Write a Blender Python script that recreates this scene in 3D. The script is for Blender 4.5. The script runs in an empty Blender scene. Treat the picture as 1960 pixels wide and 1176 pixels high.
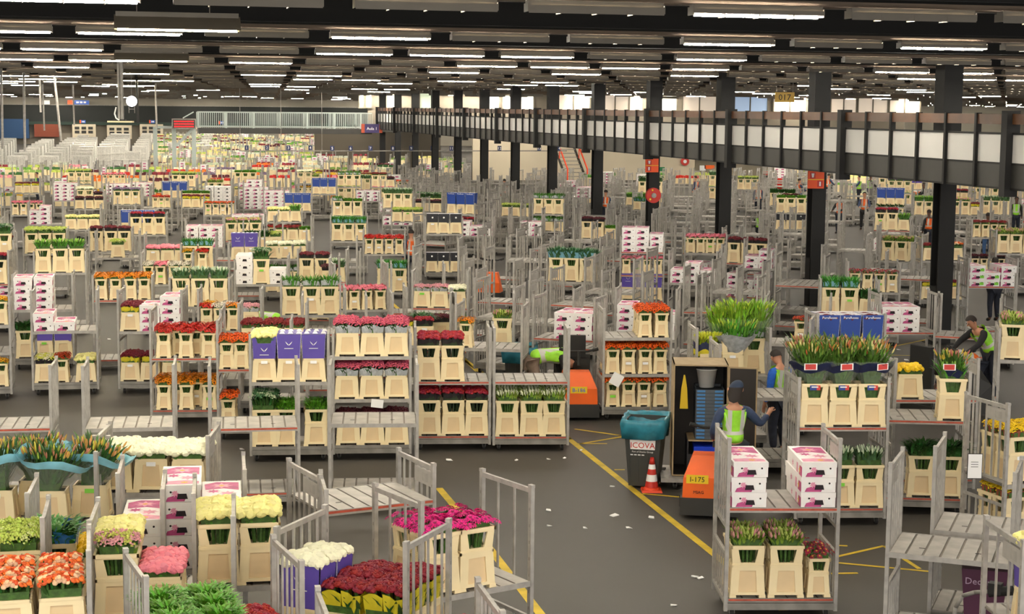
import bpy, math, random
from mathutils import Vector, Matrix
RN = random.Random(11)
PI = math.pi
sc = bpy.context.scene
COL = sc.collection

# ---------------------------------------------------------------- camera
FPX, CX, CY, CAMZ = 3200.0, 980.0, 588.0, 5.55
RHO = .009
TH = math.atan(379.4 / FPX)
PSI = math.atan(733.4 / (FPX / math.cos(TH)))
FW = Vector((math.sin(PSI) * math.cos(TH), math.cos(PSI) * math.cos(TH), -math.sin(TH)))
R0 = Vector((math.cos(PSI), -math.sin(PSI), 0))
U0 = R0.cross(FW)
RT = R0 * math.cos(RHO) + U0 * math.sin(RHO)
UP = U0 * math.cos(RHO) - R0 * math.sin(RHO)
EYE = Vector((0, 0, CAMZ))
camd = bpy.data.cameras.new('camera')
cam = bpy.data.objects.new('camera', camd)
COL.objects.link(cam)
camd.sensor_width = 36.0
camd.lens = FPX / 1960 * 36.0
camd.clip_end = 600
cam.matrix_world = Matrix(((RT.x, UP.x, -FW.x, EYE.x), (RT.y, UP.y, -FW.y, EYE.y), (RT.z, UP.z, -FW.z, EYE.z), (0, 0, 0, 1)))
sc.camera = cam


def ray(px, py):
    return FW + RT * ((px - CX) / FPX) - UP * ((py - CY) / FPX)


def at(px, py, z=0.0):
    d = ray(px, py)
    return EYE + d * ((z - CAMZ) / d.z)


def at_x(px, py, x):
    d = ray(px, py)
    return EYE + d * (x / d.x)


def at_y(px, py, y):
    d = ray(px, py)
    return EYE + d * (y / d.y)


def at_d(px, py, zc):
    return EYE + ray(px, py) * zc


def proj(p):
    q = Vector(p) - EYE
    z = q.dot(FW)
    if z < .1:
        return (-9999, -9999, z)
    return (CX + FPX * q.dot(RT) / z, CY - FPX * q.dot(UP) / z, z)


# ---------------------------------------------------------------- materials
def lin(h):
    h = h.lstrip('#')
    o = []
    for i in (0, 2, 4):
        c = int(h[i:i + 2], 16) / 255
        o.append(c / 12.92 if c <= .04045 else ((c + .055) / 1.055) ** 2.4)
    return o


MATS = {}


def mat(name, h, rough=.6, metal=0.0, var=0.0, scale=8.0, island=0.0, emit=0.0, alpha=1.0, detail=2.0, coat=0.0, spec=None, trans=0.0):
    if name in MATS:
        return MATS[name]
    m = bpy.data.materials.new(name)
    m.use_nodes = True
    nt = m.node_tree
    b = nt.nodes['Principled BSDF']
    c = lin(h) if isinstance(h, str) else list(h)
    b.inputs['Base Color'].default_value = (*c, 1)
    b.inputs['Roughness'].default_value = rough
    b.inputs['Metallic'].default_value = metal
    if spec is not None:
        b.inputs['Specular IOR Level'].default_value = spec
    if alpha < 1:
        b.inputs['Alpha'].default_value = alpha
    if emit:
        b.inputs['Emission Color'].default_value = (*c, 1)
        b.inputs['Emission Strength'].default_value = emit
    if trans:
        b.inputs['Subsurface Weight'].default_value = 0
    if var or island:
        hsv = nt.nodes.new('ShaderNodeHueSaturation')
        hsv.inputs['Color'].default_value = (*c, 1)
        src = None
        if var:
            tc = nt.nodes.new('ShaderNodeTexCoord')
            nz = nt.nodes.new('ShaderNodeTexNoise')
            nz.inputs['Scale'].default_value = scale
            nz.inputs['Detail'].default_value = detail
            nt.links.new(tc.outputs['Object'], nz.inputs['Vector'])
            mr = nt.nodes.new('ShaderNodeMapRange')
            mr.inputs['From Min'].default_value = .3
            mr.inputs['From Max'].default_value = .7
            mr.inputs['To Min'].default_value = 1 - var
            mr.inputs['To Max'].default_value = 1 + var
            nt.links.new(nz.outputs['Fac'], mr.inputs['Value'])
            src = mr.outputs['Result']
        if island:
            g = nt.nodes.new('ShaderNodeNewGeometry')
            m2 = nt.nodes.new('ShaderNodeMapRange')
            m2.inputs['To Min'].default_value = 1 - island
            m2.inputs['To Max'].default_value = 1 + island
            nt.links.new(g.outputs['Random Per Island'], m2.inputs['Value'])
            m3 = nt.nodes.new('ShaderNodeMapRange')
            m3.inputs['To Min'].default_value = .5 - island * .05
            m3.inputs['To Max'].default_value = .5 + island * .05
            nt.links.new(g.outputs['Random Per Island'], m3.inputs['Value'])
            nt.links.new(m3.outputs['Result'], hsv.inputs['Hue'])
            if src is None:
                src = m2.outputs['Result']
            else:
                mu = nt.nodes.new('ShaderNodeMath')
                mu.operation = 'MULTIPLY'
                nt.links.new(src, mu.inputs[0])
                nt.links.new(m2.outputs['Result'], mu.inputs[1])
                src = mu.outputs[0]
        nt.links.new(src, hsv.inputs['Value'])
        nt.links.new(hsv.outputs['Color'], b.inputs['Base Color'])
    MATS[name] = m
    return m


STEEL = mat('galvanised_steel', '#a4a09a', .5, .12, .16, 9)
STEELD = mat('worn_steel', '#86827c', .55, .15, .2, 6)
DECK = mat('aluminium_deck', '#a6a19a', .55, .12, .16, 5)
GROOVE = mat('deck_groove', '#7c756c', .7, .1)
REDP = mat('red_edge', '#b8503a', .6, 0, .25, 14)
PLATE = mat('plate_grey', '#aaa6a0', .55, .1, .1, 5)
RUB = mat('rubber', '#1c1b1a', .7)
CREAM = mat('cream_plastic', '#efdcb0', .55, 0, .05, 4)
CREAMP = mat('cream_panel', '#e2c79b', .6, 0, .05, 4)
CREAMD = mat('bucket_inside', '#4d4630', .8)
WHITEC = mat('white_carton', '#efebe9', .6, 0, .04, 6)
PINKP = mat('pink_print', '#b94a80', .6, 0, .2, 12)
PINKL = mat('pale_pink_print', '#dd94ae', .6, 0, .15, 10)
YELP = mat('yellow_print', '#dfa63c', .6)
BLACKP = mat('black_hole', '#241a20', .8)
GREENP = mat('green_tag', '#7fd03a', .5)
PURP = mat('purple_carton', '#5b4aa6', .5, 0, .05, 4)
PURPI = mat('purple_carton_inside', '#e9e6ea', .6)
BLUEC = mat('blue_carton', '#1f4396', .5, 0, .05, 4)
BLACKC = mat('black_carton', '#22232a', .5)
WHITEP = mat('white_paint', '#f2f2f0', .5)
PAPER = mat('white_paper', '#f4f3f2', .7)
STEM = mat('green_stems', '#3c5c22', .6, 0, .35, 30)
DSTEM = mat('dark_stems', '#26361d', .7, 0, .4, 30)
ORANGE = mat('orange_paint', '#f0661a', .4, 0, .05, 3)
YELLOWP = mat('yellow_label', '#f0c81e', .5)
DARK = mat('black_paint', '#24241f', .5)
DARKG = mat('dark_grey_paint', '#2e2d2a', .5, 0, .1, 3)
BINM = mat('bin_plastic', '#3c3d3a', .5, 0, .06, 4)
TEAL = mat('blue_bag', '#2f7f93', .35, 0, .2, 12)
REDM = mat('red_paint', '#c62d20', .45)
CONE = mat('cone_orange', '#ee4a22', .5)
WOOD = mat('fibreboard', '#a08a68', .7, 0, .12, 8)
DWOOD = mat('dark_laminate', '#1f1813', .6)
FILM = mat('clear_film', '#b9c4b8', .2, 0, alpha=.2)
FILMG = mat('grey_sleeve', '#a9adb0', .4, 0, .25, 14)
FILMB = mat('blue_sleeve', '#8fd0e2', .4, 0, .12, 9)
FILMT = mat('teal_sleeve', '#6f9fb0', .4, 0, .2, 9)
FILMK = mat('black_sleeve', '#231f22', .35, 0, .4, 25)
FILMY = mat('yellow_sleeve', '#cfc02a', .4, 0, .12, 10)
FILMN = mat('navy_sleeve', '#22294a', .4, 0, .2, 10)
FILMBL = mat('royal_blue_sleeve', '#2f6fb5', .4, 0, .15, 10)
REDSL = mat('red_sleeve', '#c4362f', .45)
POT = mat('brown_pot', '#8a4630', .7)


# ---------------------------------------------------------------- mesh builder
class MB:
    def __init__(s):
        s.v, s.f, s.m = [], [], []

    def add(s, vs, fs, m=0):
        b = len(s.v)
        s.v.extend(vs)
        for f in fs:
            s.f.append([b + i for i in f])
        if isinstance(m, int):
            s.m.extend([m] * len(fs))
        else:
            s.m.extend(m)
        return s

    BF = [(0, 3, 2, 1), (4, 5, 6, 7), (0, 1, 5, 4), (1, 2, 6, 5), (2, 3, 7, 6), (3, 0, 4, 7)]

    def box(s, x0, x1, y0, y1, z0, z1, m=0):
        return s.add([(x0, y0, z0), (x1, y0, z0), (x1, y1, z0), (x0, y1, z0), (x0, y0, z1), (x1, y0, z1), (x1, y1, z1), (x0, y1, z1)], MB.BF, m)

    def cbox(s, x, y, z, w, d, h, m=0):
        return s.box(x - w / 2, x + w / 2, y - d / 2, y + d / 2, z - h / 2, z + h / 2, m)

    def frus(s, z0, w0, d0, z1, w1, d1, m=0, x=0, y=0, x1=None, y1=None):
        x1 = x if x1 is None else x1
        y1 = y if y1 is None else y1
        a, b, c, d = w0 / 2, d0 / 2, w1 / 2, d1 / 2
        return s.add([(x - a, y - b, z0), (x + a, y - b, z0), (x + a, y + b, z0), (x - a, y + b, z0),
                      (x1 - c, y1 - d, z1), (x1 + c, y1 - d, z1), (x1 + c, y1 + d, z1), (x1 - c, y1 + d, z1)], MB.BF, m)

    def bar(s, p, q, w, h=None, m=0):
        p, q = Vector(p), Vector(q)
        h = h or w
        t = (q - p).normalized()
        a = t.cross(Vector((0, 0, 1)))
        if a.length < 1e-3:
            a = Vector((1, 0, 0))
        a.normalize()
        b = a.cross(t)
        vs = []
        for o in (p, q):
            for i, j in ((-1, -1), (1, -1), (1, 1), (-1, 1)):
                vs.append(tuple(o + a * (i * w / 2) + b * (j * h / 2)))
        return s.add(vs, MB.BF, m)

    def tube(s, p, q, r, n=8, m=0, r2=None, cap=True):
        p, q = Vector(p), Vector(q)
        r2 = r if r2 is None else r2
        t = (q - p).normalized()
        a = t.cross(Vector((0, 0, 1)))
        if a.length < 1e-3:
            a = Vector((1, 0, 0))
        a.normalize()
        b = a.cross(t)
        vs = []
        for o, rr in ((p, r), (q, r2)):
            for i in range(n):
                an = 2 * PI * i / n
                vs.append(tuple(o + (a * math.cos(an) + b * math.sin(an)) * rr))
        fs = [(i, (i + 1) % n, n + (i + 1) % n, n + i) for i in range(n)]
        if cap:
            fs += [tuple(range(n - 1, -1, -1)), tuple(range(n, 2 * n))]
        return s.add(vs, fs, m)

    def path(s, pts, r, n=6, m=0):
        for p, q in zip(pts, pts[1:]):
            s.tube(p, q, r, n, m)
        return s

    def lathe(s, prof, n=16, m=0, c=(0, 0, 0), cap=True):
        vs, fs = [], []
        for r, z in prof:
            for i in range(n):
                a = 2 * PI * i / n
                vs.append((c[0] + r * math.cos(a), c[1] + r * math.sin(a), c[2] + z))
        for k in range(len(prof) - 1):
            for i in range(n):
                fs.append((k * n + i, k * n + (i + 1) % n, (k + 1) * n + (i + 1) % n, (k + 1) * n + i))
        if cap:
            fs.append(tuple(range(n - 1, -1, -1)))
            fs.append(tuple(range((len(prof) - 1) * n, len(prof) * n)))
        return s.add(vs, fs, m)

    def quad(s, pts, m=0):
        return s.add([tuple(p) for p in pts], [tuple(range(len(pts)))], m)

    def geo(s, g, loc=(0, 0, 0), scale=1.0, rot=None, moff=0):
        """a ready piece (verts, faces, mats) placed with scale, rotation matrix and offset"""
        vs, fs, ms = g
        sx, sy, sz = scale if isinstance(scale, tuple) else (scale,) * 3
        L = Vector(loc)
        if rot is None:
            nv = [(v[0] * sx + L[0], v[1] * sy + L[1], v[2] * sz + L[2]) for v in vs]
        else:
            nv = [tuple(rot @ Vector((v[0] * sx, v[1] * sy, v[2] * sz)) + L) for v in vs]
        return s.add(nv, fs, [x + moff for x in ms])

    def g(s):
        return (s.v, s.f, s.m)

    def mesh(s, name, mats, smooth=False):
        me = bpy.data.meshes.new(name)
        me.from_pydata([tuple(v) for v in s.v], [], s.f)
        for x in (mats if isinstance(mats, (list, tuple)) else [mats]):
            me.materials.append(x)
        if len(me.materials) > 1:
            me.polygons.foreach_set('material_index', s.m)
        if smooth:
            me.polygons.foreach_set('use_smooth', [True] * len(me.polygons))
        me.update()
        return me


def place(name, mesh, loc=(0, 0, 0), rz=0.0, parent=None, scale=None, label=None, cat=None, group=None, kind=None):
    o = bpy.data.objects.new(name, mesh)
    COL.objects.link(o)
    o.location = loc
    if rz:
        o.rotation_euler = (0, 0, rz)
    if scale:
        o.scale = scale
    if parent:
        o.parent = parent
    if label:
        o['label'] = label
    if cat:
        o['category'] = cat
    if group:
        o['group'] = group
    if kind:
        o['kind'] = kind
    return o


def rotm(az, tilt, spin=0.0):
    return Matrix.Rotation(az, 3, 'Z') @ Matrix.Rotation(tilt, 3, 'Y') @ Matrix.Rotation(spin, 3, 'Z')


# ---------------------------------------------------------------- people (built first, few objects around)
SKIN = mat('skin', '#b98468', .55)
SKIND = mat('dark_skin', '#5a3d2e', .55)
HAIRM = mat('dark_hair', '#231a15', .7)
VESTG = mat('lime_vest', '#9be23a', .55, 0, .12, 12)
VESTO = mat('orange_vest', '#f26a25', .55, 0, .12, 12)
REFL = mat('reflective_band', '#c9c9c2', .4)
NAVY = mat('navy_cloth', '#33415f', .8, 0, .2, 14)
NAVYD = mat('dark_navy_cloth', '#1f2330', .8, 0, .2, 14)
BLUECL = mat('blue_cloth', '#1f5ec0', .8, 0, .15, 14)
BLACKCL = mat('black_cloth', '#1b1a1c', .8, 0, .2, 14)
TAUPE = mat('taupe_cloth', '#8d7c6e', .8, 0, .15, 14)
JEANS = mat('jeans', '#3d5c88', .8, 0, .15, 14)
SHOE = mat('black_shoe', '#191716', .6)

STAND = dict(pel=(0, 0, .96, .125), wst=(0, .01, 1.1, .115), chs=(0, .01, 1.3, .135), nkb=(0, -.01, 1.47, .07), nck=(0, .01, 1.54, .055),
             hd1=(0, .03, 1.62, .075), hd2=(0, .025, 1.71, .1), hd3=(0, .02, 1.79, .07),
             shl=(-.185, -.01, 1.42, .07), ell=(-.25, -.04, 1.14, .047), wrl=(-.25, .07, .9, .034), hal=(-.245, .1, .82, .036),
             shr=(.185, -.01, 1.42, .07), elr=(.25, -.04, 1.14, .047), wrr=(.25, .07, .9, .034), har=(.245, .1, .82, .036),
             hpl=(-.095, 0, .9, .105), knl=(-.11, .03, .5, .066), anl=(-.115, -.02, .11, .045), tol=(-.125, .14, .045, .036),
             hpr=(.095, 0, .9, .105), knr=(.11, .03, .5, .066), anr=(.115, -.02, .11, .045), tor=(.125, .14, .045, .036))
EDG = [('pel', 'wst'), ('wst', 'chs'), ('chs', 'nkb'), ('nkb', 'nck'), ('nck', 'hd1'), ('hd1', 'hd2'), ('hd2', 'hd3'),
       ('nkb', 'shl'), ('shl', 'ell'), ('ell', 'wrl'), ('wrl', 'hal'), ('nkb', 'shr'), ('shr', 'elr'), ('elr', 'wrr'), ('wrr', 'har'),
       ('pel', 'hpl'), ('hpl', 'knl'), ('knl', 'anl'), ('anl', 'tol'), ('pel', 'hpr'), ('hpr', 'knr'), ('knr', 'anr'), ('anr', 'tor')]


def skin(name, pts, edges, root, mats, sub=1, band=None):
    names = list(pts)
    me = bpy.data.meshes.new('t')
    me.from_pydata([pts[n][:3] for n in names], [(names.index(a), names.index(b)) for a, b in edges], [])
    o = bpy.data.objects.new('t', me)
    COL.objects.link(o)
    md = o.modifiers.new('s', 'SKIN')
    md.use_smooth_shade = True
    md.branch_smoothing = .6
    for i, n in enumerate(names):
        sv = me.skin_vertices[0].data[i]
        r = pts[n][3]
        sv.radius = (r, r) if len(pts[n]) < 5 else (r, pts[n][4])
        sv.use_root = n == root
    if sub:
        sb = o.modifiers.new('b', 'SUBSURF')
        sb.levels = sub
        sb.render_levels = sub
    dg = bpy.context.evaluated_depsgraph_get()
    m = bpy.data.meshes.new_from_object(o.evaluated_get(dg))
    m.name = name
    m.materials.clear()
    for x in mats:
        m.materials.append(x)
    if band:
        for p in m.polygons:
            p.material_index = 1 if band(p.center) else 0
    bpy.data.objects.remove(o)
    bpy.data.meshes.remove(me)
    return m


def person(label, loc, rz, pose=None, vest=VESTG, top=NAVY, legs=NAVYD, skinm=SKIN, hair='hair', hairm=HAIRM, near=True, group=None, scale=1.0):
    P = {k: list(v) for k, v in STAND.items()}
    for k, v in (pose or {}).items():
        P[k][:3] = v
    B = {k: tuple(v) for k, v in P.items()}
    e = list(EDG)
    # fingers on both hands
    for s_, ha, wr in ((-1, 'hal', 'wrl'), (1, 'har', 'wrr')):
        h, w = Vector(P[ha][:3]), Vector(P[wr][:3])
        t = (h - w).normalized()
        side = t.cross(Vector((0, 0, 1)))
        if side.length < .2:
            side = Vector((0, 1, 0))
        side.normalize()
        nrm = side.cross(t).normalized()
        if near:
            for k in range(4):
                a = h + side * (.027 - .018 * k) + t * .03
                b = a + t * (.036, .042, .039, .03)[k] - nrm * .012
                c = b + t * (.024, .03, .028, .02)[k] - nrm * .022
                for q, (pt, r) in enumerate(((a, .0095), (b, .0088), (c, .0075))):
                    B[f'{ha}{k}{q}'] = (*pt, r)
                e += [(ha, f'{ha}{k}0'), (f'{ha}{k}0', f'{ha}{k}1'), (f'{ha}{k}1', f'{ha}{k}2')]
            a = h - t * .01 + side * .036
            b = a + side * .028 + t * .022
            c = b + t * .026 - side * .004 - nrm * .01
            for q, (pt, r) in enumerate(((a, .011), (b, .0105), (c, .008))):
                B[f'{ha}t{q}'] = (*pt, r)
            e += [(ha, f'{ha}t0'), (f'{ha}t0', f'{ha}t1'), (f'{ha}t1', f'{ha}t2')]
    # a face: nose as a small node off the head
    hd2, hd3 = Vector(P['hd2'][:3]), Vector(P['hd3'][:3])
    upv = (hd3 - Vector(P['hd1'][:3])).normalized()
    rtv = Vector((P['shr'][0] - P['shl'][0], P['shr'][1] - P['shl'][1], 0)).normalized()
    if pose and 'face' in pose:
        rtv = Vector(pose['face'])
    fwv = upv.cross(rtv).normalized()
    me = skin('body', B, e, 'pel', [skinm], 1)
    root = bpy.data.objects.new('person', None)
    COL.objects.link(root)
    root.location = loc
    root.rotation_euler = (0, 0, rz)
    root.scale = (scale,) * 3
    root['label'] = label
    root['category'] = 'person'
    if group:
        root['group'] = group
    place('body', me, parent=root)

    def inf(keys, dr, cut=None):
        d = {}
        for k in keys:
            v = P[k]
            d[k] = (v[0], v[1], v[2], v[3] + dr)
        return d

    # trousers, shoes, sleeves, vest, hair
    k = ['pel', 'hpl', 'knl', 'anl', 'hpr', 'knr', 'anr']
    d = inf(k, .017)
    place('trousers', skin('trousers', d, [x for x in EDG if x[0] in k and x[1] in k], 'pel', [legs]), parent=root)
    for s_ in 'lr':
        k = ['an' + s_, 'to' + s_]
        place('shoe', skin('shoe', inf(k, .014), [('an' + s_, 'to' + s_)], 'an' + s_, [SHOE]), parent=root)
    k = ['wst', 'chs', 'nkb', 'shl', 'ell', 'wrl', 'shr', 'elr', 'wrr']
    place('jacket', skin('jacket', inf(k, .012), [x for x in EDG if x[0] in k and x[1] in k], 'chs', [top]), parent=root)
    d = inf(['pel', 'wst', 'chs', 'nkb'], .04)
    d['nkb'] = (*P['nkb'][:3], P['nkb'][3] + .035)
    for s_ in 'lr':
        a, b = Vector(P['nkb'][:3]), Vector(P['sh' + s_][:3])
        d['s' + s_] = (*(a.lerp(b, .86)), .098)
    if vest:
        ax = (Vector(P['chs'][:3]) - Vector(P['pel'][:3]))
        ln = ax.length
        ax.normalize()
        p0 = Vector(P['pel'][:3])

        def band(c):
            t = (c - p0).dot(ax) / ln
            x = abs((c - p0).dot(rtv))
            return .42 < t < .6 or (t >= .6 and .075 < x < .12)
        place('safety_vest', skin('safety_vest', d, [('pel', 'wst'), ('wst', 'chs'), ('chs', 'nkb'), ('nkb', 'sl'), ('nkb', 'sr')], 'chs', [vest, REFL], 2, band), parent=root)
    # hair or cap: a shell over the back and top of the skull; ears, eyes, nose, mouth
    b = MB()
    c = hd2 + upv * .02
    n, rows = 12, 6
    if hair == 'cap':
        hb = MB()
        hb.add([tuple(hd2 + upv * zz - fwv * yy + rtv * xx) for zz, yy, xx in ((.03, .1, -.07), (.03, .1, .07), (-.16, .1, .075), (-.16, .1, -.075), (.03, .0, -.105), (.03, .0, .105), (-.07, .02, .1), (-.07, .02, -.1), (-.19, .09, .0), (.03, .118, 0))], [(0, 9, 8, 3), (9, 1, 2, 8), (1, 5, 6, 2), (4, 0, 3, 7)], 0)
        place('hair', hb.mesh('hair', [HAIRM], True), parent=root)
    vs, fs = [], []
    for i in range(rows + 1):
        ph = i / rows * (1.75 if hair != 'cap' else 1.5)
        for j in range(n):
            a = 2 * PI * j / n
            lim = 1.0 if math.cos(a) < .3 else .62
            p_ = ph * lim
            rr = .112
            vs.append(tuple(c + upv * (rr * math.cos(p_)) + (fwv * math.cos(a) + rtv * (.9 * math.sin(a))) * (rr * math.sin(p_))))
    for i in range(rows):
        for j in range(n):
            fs.append((i * n + j, i * n + (j + 1) % n, (i + 1) * n + (j + 1) % n, (i + 1) * n + j))
    b.add(vs, fs)
    if hair == 'cap':
        b.add([tuple(c + fwv * .09 + rtv * .07 + upv * .05), tuple(c + fwv * .17 + rtv * .05 + upv * .03), tuple(c + fwv * .17 - rtv * .05 + upv * .03), tuple(c + fwv * .09 - rtv * .07 + upv * .05)], [(0, 1, 2, 3)])
    place('cap' if hair == 'cap' else 'hair', b.mesh('hair', [hairm], True), parent=root)
    if near:
        hc = hd2 - upv * .005
        b = MB()
        b.add([tuple(hc + fwv * .085 + upv * .02), tuple(hc + fwv * .125 - upv * .022), tuple(hc + fwv * .09 - upv * .03 + rtv * .02), tuple(hc + fwv * .09 - upv * .03 - rtv * .02)], [(0, 2, 1), (0, 1, 3), (1, 2, 3)])
        place('nose', b.mesh('nose', [skinm], True), parent=root)
        for s_ in (-1, 1):
            b = MB()
            e_ = hc + rtv * (s_ * .035) + fwv * .088 + upv * .012
            b.lathe([(.002, .008), (.01, .004), (.012, 0), (.01, -.004), (.002, -.008)], 8, c=tuple(e_))
            place('eye', b.mesh('eye', [RUB], True), parent=root)
            b = MB()
            e_ = hc + rtv * (s_ * .098)
            b.lathe([(.004, .03), (.014, .02), (.016, 0), (.012, -.02), (.004, -.03)], 8, c=tuple(e_))
            place('ear', b.mesh('ear', [skinm], True), parent=root)
    return root


# ---------------------------------------------------------------- trolley pieces
TW, TD, THT = 1.25, .9, 2.0


def deck_geo(b, z, thick, x0, x1, y0, y1, red=True):
    """grooved aluminium plates running front to back, in a frame"""
    n = 7
    w = (x1 - x0) / n
    for i in range(n):
        b.box(x0 + i * w + .012, x0 + (i + 1) * w - .012, y0 + .01, y1 - .01, z - .02, z, 0)
    b.box(x0, x1, y0 + .012, y1 - .012, z - .028, z - .012, 2)
    for xa in (x0 + .25 * (x1 - x0), x0 + .72 * (x1 - x0)):
        b.box(xa - .03, xa + .03, (y0 + y1) / 2 - .15, (y0 + y1) / 2 - .13, z - .001, z + .0015, 3)
    b.box(x0, x1, y0, y0 + .012, z - thick, z + .004, 1)
    b.box(x0, x1, y1 - .012, y1, z - thick, z + .004, 1)
    if red:
        b.box(x0 + .01, x1 - .01, y0 - .002, y0 + .001, z - thick * .55, z - .004, 4)


def mk_base(red):
    b = MB()
    deck_geo(b, .24, .045, -TW / 2 + .04, TW / 2 - .04, -TD / 2 + .01, TD / 2 - .01, red)
    for y in (-TD / 2 + .025, TD / 2 - .025):
        b.box(-TW / 2 + .03, TW / 2 - .03, y - .025, y + .025, .115, .19, 1)
    for x in (-TW / 2 + .06, TW / 2 - .06):
        b.box(x - .03, x + .03, -TD / 2 + .03, TD / 2 - .03, .12, .185, 1)
    return b.mesh('base_frame', [DECK, STEELD, GROOVE, RUB, REDP])


def mk_shelf(red):
    b = MB()
    deck_geo(b, 0, .05, -TW / 2 + .03, TW / 2 - .03, -TD / 2, TD / 2, red)
    return b.mesh('shelf', [DECK, STEEL, GROOVE, RUB, REDP])


def mk_end(kind):
    b = MB()
    y0, y1 = -TD / 2 + .025, TD / 2 - .025
    for y in (y0, y1):
        b.box(-.02, .02, y - .025, y + .025, .1, THT, 0)
        b.box(-.021, .021, y - .03, y + .03, THT, THT + .03, 0)
        for k in range(9):
            b.box(-.0215, .0215, y - .006, y + .006, .5 + k * .16, .53 + k * .16, 1)
    b.box(-.016, .016, y0, y1, THT - .05, THT - .005, 0)
    b.box(-.016, .016, y0, y1, 1.02, 1.06, 0)
    b.box(-.016, .016, y0, y1, .72, .755, 0)
    b.box(-.016, .016, y0, y1, .19, .23, 0)
    n = 5 if kind != 1 else 2
    for i in range(1, n + 1):
        y = y0 + (y1 - y0) * i / (n + 1)
        b.box(-.008, .008, y - .012, y + .012, 1.06, THT - .05, 0)
        if True:
            b.box(-.008, .008, y - .012, y + .012, .23, .72, 0)
    return b.mesh('end_frame', [STEEL, STEELD])


def mk_plate(long):
    b = MB()
    y1 = -.02 if not long else .38
    b.box(-.019, .019, -.4, y1, 1.78, 1.93, 0)
    b.box(-.0195, .0195, -.34, -.2, 1.81, 1.9, 1)
    return b.mesh('header_plate', [PLATE, STEEL])


def mk_wheel():
    b = MB()
    b.tube((-.02, 0, .055), (.02, 0, .055), .055, 12, 0)
    b.tube((-.024, 0, .055), (.024, 0, .055), .025, 8, 1)
    b.box(-.03, -.024, -.03, .03, .05, .125, 1)
    b.box(.024, .03, -.03, .03, .05, .125, 1)
    b.box(-.03, .03, -.03, .03, .112, .125, 1)
    return b.mesh('wheel', [RUB, STEELD])


BASE = [mk_base(False), mk_base(True)]
SHELF = [mk_shelf(False), mk_shelf(True)]
ENDF = [mk_end(0), mk_end(1)]
PLT = [mk_plate(False), mk_plate(True)]
WHEEL = mk_wheel()


def merged(parts, name, mats):
    """several placed meshes as one (for trolleys too small in the picture to show parts)"""
    b = MB()
    for me, loc in parts:
        idx = [mats.index(m) for m in me.materials]
        b.add([(v.co.x + loc[0], v.co.y + loc[1], v.co.z + loc[2]) for v in me.vertices], [tuple(p.vertices) for p in me.polygons], [idx[p.material_index] for p in me.polygons])
    return b


TMATS = [DECK, STEELD, GROOVE, RUB, REDP, STEEL, PLATE]
_ex = TW / 2 - .02
LODT = {}
for sh in (0, 1, 2):
    pr = [(BASE[0], (0, 0, 0)), (ENDF[0], (-_ex, 0, 0)), (ENDF[0], (_ex, 0, 0)), (PLT[0], (-_ex, 0, 0)), (PLT[0], (_ex, 0, 0))]
    pr += [(WHEEL, (x_, y_, 0)) for x_ in (-.5, .5) for y_ in (-.33, .33)]
    if sh:
        pr.append((SHELF[0], (0, 0, 1.25 if sh == 1 else .95)))
    if sh == 2:
        pr.append((SHELF[0], (0, 0, 1.6)))
    LODT[sh] = merged(pr, 'trolley', TMATS).mesh('trolley', TMATS)


# ---------------------------------------------------------------- buckets
def panel_side(b, A, B, C, D, out, u0, u1, v0, v1, dep, mf, mp, hole=False):
    """one sloping side A(bl) B(br) C(tr) D(tl) with an inset panel (or an opening)"""
    A, B, C, D, out = map(Vector, (A, B, C, D, out))

    def pt(u, v, k=0.0):
        return (A.lerp(B, u)).lerp(D.lerp(C, u), v) - out * k
    E = [pt(u0[0], v0), pt(u1[0], v0), pt(u1[1], v1), pt(u0[1], v1)]
    I = [pt(u0[0], v0, dep), pt(u1[0], v0, dep), pt(u1[1], v1, dep), pt(u0[1], v1, dep)]
    O = [A, B, C, D]
    for i in range(4):
        j = (i + 1) % 4
        b.quad([O[i], O[j], E[j], E[i]], mf)
        b.quad([E[i], E[j], I[j], I[i]], mf)
    if not hole:
        b.quad(I, mp)


def sides(w0, d0, z0, w1, d1, z1):
    a, c, e, g = w0 / 2, d0 / 2, w1 / 2, d1 / 2
    P = [(-a, -c, z0), (a, -c, z0), (a, c, z0), (-a, c, z0)]
    Q = [(-e, -g, z1), (e, -g, z1), (e, g, z1), (-e, g, z1)]
    N = [(0, -1, 0), (1, 0, 0), (0, 1, 0), (-1, 0, 0)]
    for i in range(4):
        j = (i + 1) % 4
        yield P[i], P[j], Q[j], Q[i], N[i]


def mk_body(w0, d0, w1, d1, h, lip=True):
    b = MB()
    for A, B, C, D, N in sides(w0, d0, .03, w1, d1, h):
        panel_side(b, A, B, C, D, N, (.23, .25), (.77, .75), .1, .82, .014, 0, 1)
    for sx in (-1, 1):
        for sy in (-1, 1):
            b.frus(0, .075, .06, .035, .07, .055, 0, sx * (w0 / 2 - .03), sy * (d0 / 2 - .022))
    b.frus(.012, w0 * .5, d0 * .5, .03, w0 * .8, d0 * .8, 0)
    if lip:
        e, g = w1 / 2 + .006, d1 / 2 + .006
        b.box(-e, e, -g, -g + .016, h - .022, h + .004, 0)
        b.box(-e, e, g - .016, g, h - .022, h + .004, 0)
        b.box(-e, -e + .016, -g, g, h - .022, h + .004, 0)
        b.box(e - .016, e, -g, g, h - .022, h + .004, 0)
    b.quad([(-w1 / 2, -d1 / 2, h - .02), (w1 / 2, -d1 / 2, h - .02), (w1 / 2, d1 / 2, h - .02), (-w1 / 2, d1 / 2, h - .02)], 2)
    return b.mesh('flower_bucket', [CREAM, CREAMP, CREAMD])


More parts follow.
